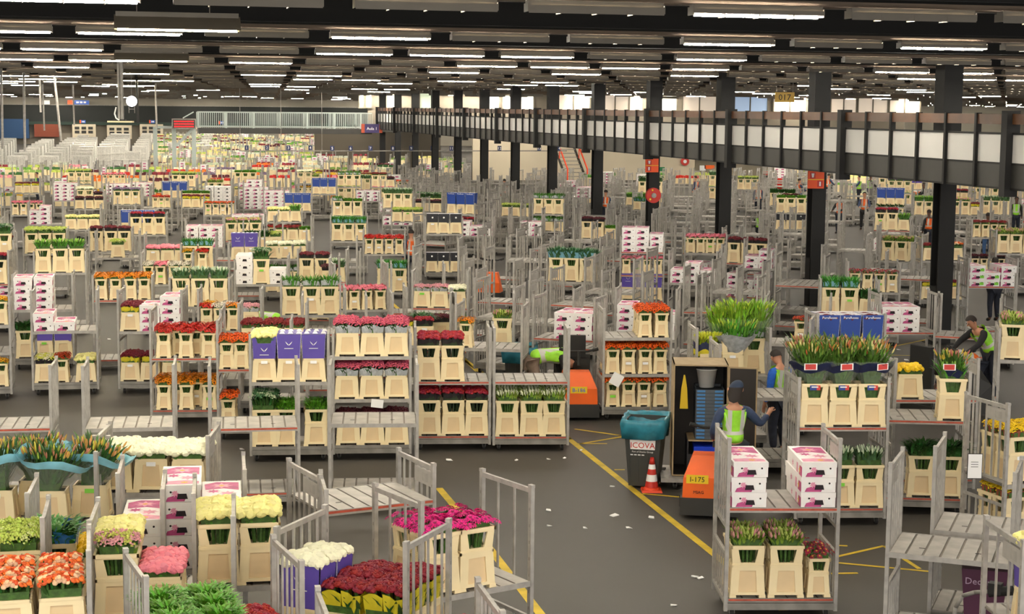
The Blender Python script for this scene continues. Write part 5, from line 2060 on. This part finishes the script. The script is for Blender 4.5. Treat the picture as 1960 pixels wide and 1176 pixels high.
# big lily sheaves: long leaves in fanned sleeves with navy and red bands
def lily(name, label, tr, x, y, z, h, spread, leafc, budcs, sleeve, band, seed, nl=150, nb=40, cat='flowers', film=FILM, grp=None, tilt=0.0, text=False):
    r = random.Random(seed)
    lm = mat('leaf_' + leafc.strip('#'), leafc, .5, 0, .2, 10, .4)
    b = MB()
    b.frus(-.25, .16, .14, .02, .2, .17, 1)
    for i in range(nl // 2):
        a, q = r.uniform(0, 2 * PI), r.random() ** .5
        blade(b, (math.cos(a) * .08, math.sin(a) * .07, r.uniform(0, h * .15)), a, h * r.uniform(.5, .75), r.uniform(.02, .034), math.atan2(spread * .5 - .08, h * .7) * r.uniform(.3, 1.0), 0, .1)
    b.frus(.02, .2, .17, h * .5, spread * .42, spread * .34, 1)
    for i in range(nl):
        a, q = r.uniform(0, 2 * PI), r.random() ** .5
        zz = h * r.uniform(.25, .85)
        k = .35 + .65 * zz / h
        blade(b, (math.cos(a) * q * spread * .5 * k, math.sin(a) * q * spread * .4 * k, zz), a + r.uniform(-.6, .6), h * r.uniform(.3, .45), r.uniform(.022, .036), .1 + .6 * q * r.random(), 0, .45)
    o = place(name, b.mesh(name, [lm, STEM]), tr.w(x, y, z), tr.rz, label=label, cat=cat, group=grp)
    if tilt:
        o.rotation_euler = (0, tilt, tr.rz)
    ms = [mat('bud_' + c.strip('#'), c, .5, 0, .15, 20, .2) for c in budcs]
    b = MB()
    for i in range(nb):
        a, q = r.uniform(0, 2 * PI), r.random() ** .5
        g = HEADS['bud']
        m = r.randrange(len(ms))
        b.geo((g[0], g[1], [m] * len(g[1])), (math.cos(a) * q * spread * .5, math.sin(a) * q * spread * .42, h * r.uniform(.88, 1.06)), (.02, .02, .042), rotm(a, .5 * q, 0))
    if nb:
        place('blooms', b.mesh('blooms', ms), parent=o)
    n = 20

    def cone(z0, z1, r0, r1, m, nm, wav=.02, cut=None):
        b = MB()
        vs, fs = [], []
        for zz, rr in ((z0, r0), ((z0 + z1) / 2, (r0 + r1) / 2), (z1, r1)):
            for i in range(n):
                a = 2 * PI * i / n
                vs.append((rr * math.cos(a), .82 * rr * math.sin(a), zz + (wav * math.sin(4 * a + seed) if zz == z1 else wav * .6 * math.sin(4 * a + seed) if zz == z0 and cut else 0)))
        for k in range(2):
            for i in range(n):
                fs.append((k * n + i, k * n + (i + 1) % n, (k + 1) * n + (i + 1) % n, (k + 1) * n + i))
        b.add(vs, fs, 0)
        place(nm, b.mesh(nm, [m], True), parent=o)
    if sleeve:
        cone(.0, h * .62, .13, spread * .5, film, 'sleeve')
    if band:
        for (za, zb_, m) in band:
            cone(h * za, h * zb_, .13 + (spread * .5 - .13) * za / .62 + .008, .13 + (spread * .5 - .13) * zb_ / .62 + .008, m, 'band', .035, True)
    if text:
        b = MB()
        a0 = -PI / 2 + .3 * (seed % 3 - 1)
        rr = .13 + (spread * .5 - .13) * .5 / .62 + .02
        c = Vector((math.cos(a0) * rr, .82 * math.sin(a0) * rr, h * .5))
        tx = Vector((-math.sin(a0), math.cos(a0), 0))
        for m, e, d in ((0, .085, 0), (1, .07, .003)):
            u = Vector((math.cos(a0), math.sin(a0), 0)) * d
            b.quad([c + u - tx * e - Vector((0, 0, e * .55)), c + u + tx * e - Vector((0, 0, e * .45)), c + u + tx * e + Vector((0, 0, e * .6)), c + u - tx * e + Vector((0, 0, e * .5))], m)
        place('brand_label', b.mesh('brand_label', [PAPER, REDSL]), parent=o)
    return o


def frame_of(name):
    for d in TROLLEYS:
        if d['name'] == name:
            return d
    raise KeyError(name)


def specials():
    d = frame_of('big lily trolley')
    tr = TR(d['loc'], math.radians(3) - PSI)
    for i in range(3):
        o = put_bucket(tr, (i - 1) * .387, -.285, 1.356, 'T', 0, f'tall cream bucket with red and blue sticker, {ordn(i + 1)} from left of big lily trolley', None)
        b = MB()
        b.box(-.07, .02, -.153, -.147, .5, .565, 0)
        b.box(.02, .07, -.153, -.147, .5, .565, 1)
        b.box(-.05, .04, -.155, -.152, .535, .55, 2)
        place('brand_sticker', b.mesh('brand_sticker', [mat('sticker_blue', '#2b3f8f', .5), REDSL, PAPER]), parent=o)
        lily('lily_sheaf', f'tall lily sheaf with red and navy band, {ordn(i + 1)} of front three', tr, (i - 1) * .387, -.285, 1.356 + .58, .5, .7, '#56782c', ['#b8863a', '#7d9a3a', '#b05a34', '#d7c98a'], True, [(.34, .56, FILMN)], i, 190, 60, text=True)
    for i in range(3):
        lily('lily_sheaf', f'lily sheaf behind the front three on big lily trolley, {ordn(i + 1)} from left', tr, (i - 1) * .387, .1, 1.356 + .5, .6, .66, '#4f7030', ['#a8924a', '#8d9a4a', '#b0705a'], False, None, i + 9, 170, 60)
    d = frame_of('trolley before yellow mums')
    tr = TR(d['loc'], math.radians(-5) - PSI)
    lily('lily_sheaf', 'budding lilies with navy sleeves in tall bucket beside yellow mums', tr, .387, -.285, 1.336 + .58, .34, .5, '#4a6f2c', ['#c9b23a', '#8d9a4a', '#b0605a'], False, [(.05, .4, FILMN)], 21, 120, 40, text=True)
    d = frame_of('blue-ribbon lily trolley at left edge')
    tr = TR(d['loc'], math.radians(5) - PSI)
    for i, (x, y, s_) in enumerate(((-.42, -.25, .6), (.12, -.3, .62), (.5, -.05, .56), (-.1, .2, .6))):
        put_bucket(tr, x, y, 1.256, 'L', 0, f'low cream bucket under blue-ribbon lilies, {ordn(i + 1)} on left edge trolley', None)
        lily('lily_sheaf', f'budding lily sheaf in light blue ribbon at left edge, {ordn(i + 1)} of four', tr, x, y, 1.26 + .36, .42, s_ * 1.15, '#3c5f28', ['#c99a4a', '#9aac3a', '#d08a6a', '#c9c04a'], True, [(.62, .82, FILMB)], 31 + i, 240, 60, tilt=(-.2, .16, .22, -.1)[i])
    d = frame_of('tulip trolley behind cupboard')
    tr = TR(d['loc'], math.radians(3) - PSI)
    for i, (x, y, z, h, s_, c) in enumerate(((.05, -.3, 1.6, .5, .75, '#5fa032'), (.15, .05, 1.75, .62, .72, '#86ac2e'), (.48, .05, 1.75, .6, .62, '#7aa030'), (-.15, .1, 1.72, .56, .5, '#86ac2e'))):
        lily('tulip_sheaf', f'big fan of green tulips in clear sleeve, {ordn(i + 1)} of four behind cupboard', tr, x, y, z, h, s_, c, ['#b8c83a', '#8fae3a'], True, None, 41 + i, 190, 50, film=FILMG if i == 0 else FILM)
    for i in range(2):
        lily('leafy_bunch', f'lime leaves in navy and yellow sleeve behind cupboard, {ordn(i + 1)} from left', tr, -.5 + i * .22, -.3, 1.55, .34, .28, '#a8b82a', ['#d0d23a'], False, [(.05, .3, FILMY), (.3, .62, FILMN)], 51 + i, 90, 70)


# ================================================================ people
PEOPLE = []


def people():
    r0 = -PSI

    def foot(px, py):
        p = at(px, py)
        return (p.x, p.y, 0)
    # A: seen from behind in front of the cupboard, right arm out to the lily trolley
    p = at_d(1404, 800, 22.6)
    person('person in lime vest and dark cap seen from behind, reaching right to the lilies', (p.x, p.y, .1), r0 + .15,
           dict(elr=(.4, .08, 1.22), wrr=(.56, .27, 1.3), har=(.62, .35, 1.36), ell=(-.27, .03, 1.15), wrl=(-.2, .25, 1.0), hal=(-.17, .32, .98), hd1=(.0, .03, 1.62), hd2=(.03, .04, 1.71), hd3=(.05, .05, 1.79)), VESTG, NAVY, NAVYD, SKIN, 'cap', mat('navy_cap', '#27344a', .8))
    # B: bending over behind the white tulips, seen from the side
    p = at_d(1040, 720, 31)
    bend = dict(pel=(0, -.1, .95), wst=(0, .08, 1.02), chs=(0, .3, 1.05), nkb=(0, .5, 1.0), nck=(0, .56, .95), hd1=(0, .62, .9), hd2=(0, .68, .85), hd3=(0, .74, .8),
                shl=(-.185, .47, .99), ell=(-.23, .5, .72), wrl=(-.2, .62, .52), hal=(-.2, .66, .45), shr=(.185, .47, .99), elr=(.23, .5, .72), wrr=(.2, .62, .52), har=(.2, .66, .45),
                hpl=(-.095, -.1, .9), hpr=(.095, -.1, .9), knl=(-.11, .02, .5), anl=(-.115, -.12, .11), tol=(-.125, .04, .045), knr=(.11, .06, .5), anr=(.115, -.04, .11), tor=(.125, .12, .045))
    person('person in lime vest and taupe trousers bending over behind the white tulips', (p.x - .15, p.y, 0), r0 - 1.35, bend, VESTG, BLACKCL, TAUPE)
    # C: riding at the right, leaning on the tiller
    p = at_d(1898, 690, 31)
    person('person in green vest and black sleeves leaning forward on a tiller at right', (p.x, p.y, .2), r0 + 1.9,
           dict(wst=(0, .06, 1.08), chs=(0, .2, 1.24), nkb=(0, .33, 1.36), nck=(0, .38, 1.4), hd1=(0, .43, 1.46), hd2=(0, .47, 1.53), hd3=(0, .5, 1.6), shl=(-.185, .3, 1.33), ell=(-.3, .5, 1.14), wrl=(-.22, .72, .98), hal=(-.2, .79, .95),
                shr=(.185, .3, 1.33), elr=(.3, .5, 1.14), wrr=(.22, .72, .98), har=(.2, .79, .95)), VESTG, BLACKCL, NAVYD)
    # D: between lilies and tulips, blue sleeve
    p = at_d(1494, 668, 27)
    person('person in lime vest and blue jacket half hidden left of the big lilies', (p.x, p.y, -.0), r0 + .6, dict(elr=(.3, .16, 1.2), wrr=(.3, .38, 1.2), har=(.3, .46, 1.2), hd1=(.0, .06, 1.58), hd2=(.0, .1, 1.64), hd3=(.0, .12, 1.72)), VESTG, BLUECL, NAVYD, scale=.97)
    p = at_d(530, 608, 36)
    person('person in lime vest bending among the gerbera trolleys left of centre', (p.x, p.y, 0), r0 + 1.2, bend, VESTG, BLACKCL, NAVYD)
    p = at_d(1862, 690, 31)
    person('person in orange vest working between trolleys below the green-tag cartons', (p.x, p.y, 0), r0 + 1.8, bend, VESTO, NAVYD, NAVYD, SKIND)
    reach = dict(ell=(-.26, .15, 1.2), wrl=(-.2, .38, 1.12), hal=(-.19, .46, 1.1), elr=(.26, .15, 1.2), wrr=(.2, .38, 1.12), har=(.19, .46, 1.1))
    # a crowd of order pickers towards the right back: px, py of head top, vest, legs, turn, pose, label
    H = [(1906, 494, 1.72, VESTO, NAVYD, .3, reach, SKIND, 'person in orange vest with black hair behind the green-tag cartons'),
         (1453, 404, 1.5, VESTG, NAVYD, -1.5, reach, SKIND, 'person in lime vest and dark sleeves left of second column'),
         (1655, 368, 1.8, VESTO, BLACKCL, 2.9, reach, SKIN, 'person in orange vest with black trousers right of second column'),
         (1608, 375, 1.75, VESTO, NAVYD, 2.5, reach, SKIND, 'person in orange vest and dark hood right of second column'),
         (1645, 336, 1.8, VESTG, NAVYD, 1.4, reach, SKIN, 'person in lime vest talking, left one of the pair under walkway'),
         (1666, 335, 1.8, VESTG, NAVYD, -1.4, reach, SKIND, 'person in lime vest talking, right one of the pair under walkway'),
         (1586, 333, 1.75, VESTO, NAVYD, -.9, reach, SKIN, 'person in orange vest beside the fire point board of second column'),
         (1769, 350, 1.75, mat('black_vest', '#22242c', .7), JEANS, 1.5, reach, SKIND, 'person in dark jacket left of the first column'),
         (1779, 402, 1.7, VESTO, NAVYD, .2, None, SKIND, 'person in orange vest just left of the first column'),
         (1946, 377, 1.8, VESTG, NAVYD, 3.0, None, SKIND, 'person in lime vest and navy trousers standing at right edge'),
         (1892, 408, 1.75, VESTG, JEANS, .1, reach, SKIND, 'person in lime-strapped navy jacket at upper right'),
         (1452, 352, 1.75, VESTO, NAVYD, 3.1, None, SKIN, 'person in orange vest facing us right of third column'),
         (1530, 342, 1.78, VESTO, JEANS, -1.2, reach, SKIN, 'person in orange vest and jeans left of second column'),
         (1332, 337, 1.75, VESTO, NAVYD, 1.0, None, SKIN, 'person in orange vest between third and fourth columns'),
         (1160, 364, 1.75, VESTO, NAVYD, .4, None, SKIN, 'person in orange coat left of the hose reel column'),
         (966, 343, 1.7, VESTO, NAVYD, .8, None, SKIN, 'person in orange vest in front of seventh column'),
         (484, 288, 1.8, None, NAVYD, .4, None, SKIN, 'person in blue jacket standing below aisle sign 1'),
         (71, 330, 1.7, VESTG, NAVYD, 2.0, None, SKIN, 'person in yellow vest between nested cages at far left'),
         (787, 440, 1.75, VESTO, NAVYD, .3, None, SKIN, 'person in orange and navy behind the black carton trolley')]
    for px, py, ht, vest, legs, turn, pose, sk, lab in H:
        q = at(px, py, ht)
        PEOPLE.append((q, ht))
        person(lab, (q.x, q.y, 0), r0 + turn, pose, vest, BLUECL if vest is None else (BLACKCL if sk is SKIND else NAVY), legs, sk, near=False, scale=ht / 1.82)

people()
hand()
specials()


# ================================================================ everything further back
FL_POOL = ['rdark', 'rmaroon', 'lime', 'mwhite', 'mpale', 'gred', 'gorange', 'gpink', 'gyellow', 'tulip', 'tulipt', 'tulipb', 'leafs', 'leaft', 'bright', 'mdark', 'mmix', 'mlilac', 'mpeach', 'mpink', 'gmum', 'mrust', 'bush', 'gwhite', 'succ', 'rred', 'limep', 'gmag']
FL_W = [5, 4, 7, 4, 4, 2, 2, 3, 2, 6, 6, 4, 5, 3, 4, 4, 4, 2, 4, 3, 4, 3, 4, 2, 3, 3, 3, 1]
fr = random.Random(23)


def pick():
    return fr.choices(FL_POOL, FL_W)[0]


def rnd_level():
    k = pick()
    typ = 'S' if k[0] == 'g' and k != 'gmum' else fr.choice('LTT')
    q = fr.random()
    if q < .16:
        n = fr.randint(2, 4)
        return ' '.join(f'B{max(1, n - fr.randint(0, 1))}' for _ in range(3)), 'pink-printed cartons'
    if q < .22:
        return ' '.join([fr.choice('PUK')] * 3), 'coloured cartons'
    if typ == 'S':
        return f'S.{k}*4', FK[k]['txt']
    if q > .8:
        k2 = pick()
        return f'{typ}.{k} {typ}.{k} L.{k2}', FK[k]['txt']
    return f'{typ}.{k}*3', FK[k]['txt']


def zone(px):
    for lim, nm in ((330, 'far left'), (650, 'left'), (900, 'left of centre'), (1150, 'centre'), (1400, 'right of centre'), (1650, 'right'), (9999, 'far right')):
        if px < lim:
            return nm


HANDN = len(TROLLEYS)
PROT = []
for q, ht in PEOPLE:
    u, w_ = proj((q.x - .3, q.y, ht)), proj((q.x + .3, q.y, .75))
    PROT.append(dict(loc=Vector((q.x, q.y, 0)), box=(u[0], u[1], w_[0], w_[1]), zc=u[2], full=True))


def blocked(x, y, rad=1.5):
    for d in TROLLEYS + PROT:
        if (d['loc'].x - x) ** 2 + (d['loc'].y - y) ** 2 < rad * rad:
            return True
    if abs(x - XC) < 1.0 and any(abs(y - c) < 1.0 for c in COLY):
        return True
    return False


def hides(x, y, ang, empty):
    """would a trolley here cover the load of one already placed by hand?"""
    a = proj((x - .62, y, .2))
    c = proj((x + .62, y, 1.75 if empty else 2.0))
    for d in TROLLEYS[:HANDN] + PROT:
        if not d['full'] or d['zc'] < a[2]:
            continue
        b = d['box']
        bh = b[3] - b[1]
        x0, x1 = max(a[0], b[0]), min(c[0], b[2])
        y0, y1 = max(c[1], b[1] - .1 * bh), min(a[1], b[1] + .62 * bh)
        if x1 > x0 and y1 > y0:
            if (x1 - x0) * (y1 - y0) > (.3 if empty else .12) * (b[2] - b[0]) * .7 * bh:
                return True
    return False


def lane(px, py):
    """floor kept clear: the near lanes"""
    if py > 655 and px < 640:
        return True
    if py > 700:
        return True
    if 880 < px < 930 and py > 600:
        return True
    return False


grid = []
y = 30.0
while y < 118:
    xw = y * .25
    half = 5 + y * .34
    x = xw - half + fr.uniform(0, 1)
    while x < xw + half:
        jx, jy = x + fr.uniform(-.12, .12), y + fr.uniform(-.5, .5)
        p = proj((jx, jy, 0))
        if -40 < p[0] < 2000:
            grid.append((jy, jx, p))
        x += 1.62
    y += 2.5 + y * .016
grid.sort()
rank = {}
nmid = 0
stuff = []
for gy, gx, p in grid:
    px, py = p[0], p[1]
    if lane(px, py) or blocked(gx, gy):
        continue
    if gy > 102 and 890 < px < 1470:
        continue
    right = px > 760 + (py - 400) * .3
    if px > 1600:
        empty = fr.random() < .5
    elif right:
        empty = fr.random() < .82
    else:
        empty = fr.random() < .12
    if hides(gx, gy, 0, empty):
        continue
    if px < 300 and py < 365:
        continue
    if nmid < 215:
        nmid += 1
        z_ = zone(px)
        rank[z_] = rank.get(z_, 0) + 1
        a = fr.gauss(-17, 6) if right else fr.gauss(math.degrees(math.atan((980 - px) / 3200)) * .8, 3)
        zz_ = z_.replace(' ', '-')
        where = f'{ordn(rank[z_])} from front in {zz_} rows'
        nm_ = f'{ordn(rank[z_])} {zz_} trolley'
        far = p[2] > 58
        if empty:
            trolley(0, 0, pos=(gx, gy), a=a, sh=[(fr.uniform(.9, 1.4), '')] if fr.random() < .6 else [], label=f'empty grey ladder-sided trolley, {where}', lod=1 if far else 0, red=fr.randint(0, 1), endk=fr.randint(0, 1), plates=fr.choice((1, 1, 2)))
        else:
            n = fr.choice((1, 1, 2))
            lv = [rnd_level() for _ in range(n)]
            hs = [1.2] if n == 1 else [.95, 1.6]
            dk = rnd_level()[0] if fr.random() < .3 and not far else ''
            trolley(0, 0, pos=(gx, gy), a=a, deck=dk, sh=[(h_, l[0]) for h_, l in zip(hs, lv)], label=f'grey trolley of {lv[-1][1]}, {where}', name=nm_, lod=1 if far else 0, rows=1, red=fr.randint(0, 1))
    else:
        stuff.append((gx, gy, fr.gauss(-17, 6) if right else fr.gauss(math.degrees(math.atan((980 - px) / 3200)) * .8, 3), empty))

# beyond: one object per kind of thing
y = 118.0
while y < 240:
    xw = y * .25
    half = 5 + y * .34
    x = xw - half
    while x < xw + half:
        p = proj((x, y, 0))
        if -40 < p[0] < 2000 and not (p[0] < 300 and p[1] > 262) and not (p[0] > 880 and p[0] < 1500) and fr.random() < .8 and not (p[0] > 630 and y > YW + 8):
            stuff.append((x + fr.uniform(-.2, .2), y + fr.uniform(-1, 1), fr.gauss(3, 5), p[0] > 1100 and fr.random() < .5))
        x += 1.75
    y += 5.2


def simple(o, m):
    return o


FT, FB, FF, FX = MB(), MB(), MB(), MB()
fmats = []
fpal = ['#8e2a36', '#b8c85a', '#f1efcf', '#efe795', '#cf2a1a', '#f07a22', '#ef9aa8', '#f0c030', '#6aa83a', '#8fae5a', '#4f8a2e', '#c8d2b0', '#5b1826', '#77657f', '#3a6a34', '#d8dcc8']
for i, c in enumerate(fpal):
    fmats.append(mat('far_bloom_' + c.strip('#'), c, .7, 0, .3, 9))
for gx, gy, a, empty in stuff:
    if abs(gx - XC) < 1.1:
        continue
    t_ = TR((gx, gy, 0), math.radians(a) - PSI)

    def bx(M, x0, x1, y0, y1, z0, z1, m=0):
        M.add([t_.w(*q) for q in ((x0, y0, z0), (x1, y0, z0), (x1, y1, z0), (x0, y1, z0), (x0, y0, z1), (x1, y0, z1), (x1, y1, z1), (x0, y1, z1))], MB.BF, m)
    for sx in (-.6, .6):
        for sy in (-.42, .42):
            bx(FT, sx - .02, sx + .02, sy - .025, sy + .025, .1, 2.0)
        bx(FT, sx - .015, sx + .015, -.42, .42, 1.93, 1.98)
        bx(FT, sx - .015, sx + .015, -.42, .42, 1.02, 1.06)
        for q in (-.2, 0, .2):
            bx(FT, sx - .01, sx + .01, q - .012, q + .012, .25, 1.95)
        if empty:
            bx(FT, sx - .018, sx + .018, -.4, 0, 1.78, 1.93)
    bx(FT, -.6, .6, -.44, .44, .14, .24, 0)
    if fr.random() < .8:
        bx(FT, -.6, .6, -.44, .44, 1.17, 1.22, 0)
    if not empty:
        for z in ((.25, 1.22) if fr.random() < .7 else (1.22,)):
            if fr.random() < .14:
                for i in range(3):
                    for j in range(fr.randint(2, 4)):
                        bx(FX, -.58 + i * .39, -.2 + i * .39, -.43, .43, z + j * .17, z + .165 + j * .17, 0)
                        bx(FX, -.5 + i * .39, -.32 + i * .39, -.435, -.43, z + .02 + j * .17, z + .09 + j * .17, 1)
                continue
            m = fr.choice((1, 2, 3, 8, 9, 10, 11, 11, 15, 15, 0, 12)) if gy > 112 else fr.randrange(len(fmats))
            tall = fr.random() < .4
            h_ = .5 if tall else .34
            for i in range(3):
                for j in range(2):
                    FB.add([t_.w(*q) for q in ((-.57 + i * .39, -.43 + j * .42, z), (-.21 + i * .39, -.43 + j * .42, z), (-.21 + i * .39, -.1 + j * .42, z), (-.57 + i * .39, -.1 + j * .42, z), (-.54 + i * .39, -.41 + j * .42, z + h_), (-.24 + i * .39, -.41 + j * .42, z + h_), (-.24 + i * .39, -.12 + j * .42, z + h_), (-.54 + i * .39, -.12 + j * .42, z + h_))], MB.BF, 0)
                for q in range(5):
                    x0, y0_ = -.58 + i * .39 + fr.uniform(0, .22), -.44 + fr.uniform(0, .62)
                    FF.add([t_.w(*c) for c in ((x0, y0_, z + h_ - .02), (x0 + .2, y0_, z + h_ - .02), (x0 + .2, y0_ + .24, z + h_ - .02), (x0, y0_ + .24, z + h_ - .02), (x0 + .02, y0_ + .02, z + h_ + .12), (x0 + .18, y0_ + .02, z + h_ + fr.uniform(.1, .17)), (x0 + .18, y0_ + .2, z + h_ + .14), (x0 + .02, y0_ + .2, z + h_ + fr.uniform(.1, .17)))], MB.BF, m)
place('distant_trolleys', FT.mesh('distant_trolleys', [STEEL]), label='hundreds of grey trolleys packed in the far half of the hall', cat='trolleys', kind='stuff')
place('distant_buckets', FB.mesh('distant_buckets', [CREAM]), label='cream buckets on the far trolleys', cat='buckets', kind='stuff')
place('distant_flowers', FF.mesh('distant_flowers', fmats), label='masses of mixed flowers on the far trolleys', cat='flowers', kind='stuff')
place('distant_cartons', FX.mesh('distant_cartons', [WHITEC, PINKP]), label='white and pink cartons on the far trolleys', cat='cartons', kind='stuff')

# nested cages covered in pale mesh, in columns at the far left
CAGE = mat('pale_cage', '#e8e5de', .5, 0, .1, 6)
b = MB()
b.box(-.62, .62, -.05, .05, .12, .2, 0)
for x in (-.6, .6):
    b.box(x - .03, x + .03, -.42, .42, .15, 1.98, 0)
n = 12
for i in range(n + 1):
    x = -.6 + 1.2 * i / n
    b.box(x - .014, x + .014, -.43, -.41, .2, 1.95, 0)
for z in (.25, .75, 1.3, 1.93):
    b.box(-.6, .6, -.44, -.4, z, z + .05, 0)
b.box(-.6, .6, -.42, .42, 1.9, 1.98, 0)
b.box(-.6, .6, -.38, .42, .2, 1.9, 1)
for x in (-.5, .5):
    for y_ in (-.34, .34):
        b.box(x - .03, x + .03, y_ - .05, y_ + .05, 0, .15, 0)
cagem = b.mesh('nested_cage', [CAGE, mat('cage_inside', '#c8c5be', .6, 0, .2, 9)])
cn = 0
for ci, (pxn, pyn, pxf, pyf, n) in enumerate(((158, 350, 176, 296, 9), (96, 352, 140, 298, 9), (35, 352, 92, 302, 9), (-25, 345, 20, 300, 8), (200, 324, 222, 285, 8), (228, 322, 240, 286, 8), (268, 322, 282, 284, 8), (255, 338, 255, 338, 1), (385, 320, 400, 285, 6), (150, 318, 160, 290, 6))):
    A, Bp = at(pxn, pyn), at(pxf, pyf)
    for k in range(n):
        q = A.lerp(Bp, k / max(1, n - 1))
        if blocked(q.x, q.y, 1.0):
            continue
        place('nested_cage', cagem, (q.x, q.y, 0), fr.gauss(0, .03) - PSI + .2, label=f'pale grey nested cage at far left, {ordn(k + 1)} in {ordn(ci + 1)} column' if n > 1 else 'single pale cage standing alone on the far floor', cat='cage', group='nested cages in columns at the far left' if n > 1 else None)

# ---------------------------------------------------------------- light
w = bpy.data.worlds.new('hall_ambient')
sc.world = w
w.use_nodes = True
w.node_tree.nodes['Background'].inputs[0].default_value = (.9, .86, .8, 1)
w.node_tree.nodes['Background'].inputs[1].default_value = AMB
sc.view_settings.view_transform = 'Standard'
sc.view_settings.look = 'None'
sc.view_settings.exposure = EXPO
sc.view_settings.gamma = 1
sc.view_settings.use_curve_mapping = False
sc.cycles.use_denoising = True
try:
    sc.cycles.denoiser = 'OPENIMAGEDENOISE'
except Exception:
    pass
sc.cycles.max_bounces = 5
sc.cycles.diffuse_bounces = 3
sc.cycles.glossy_bounces = 2
sc.cycles.transparent_max_bounces = 8
sc.cycles.use_light_tree = True
sc.cycles.sample_clamp_indirect = 6
sc.cycles.caustics_reflective = False
sc.cycles.caustics_refractive = False
print('COUNT', COUNT, 'trolleys', len(TROLLEYS), 'hand', HANDN, 'stuff', len(stuff), 'lights', nl)
for d in TROLLEYS[:HANDN]:
    if d['zz'] is not None and not .05 < d['zz'] < 2.1:
        print('odd z', d['name'], d['zz'])
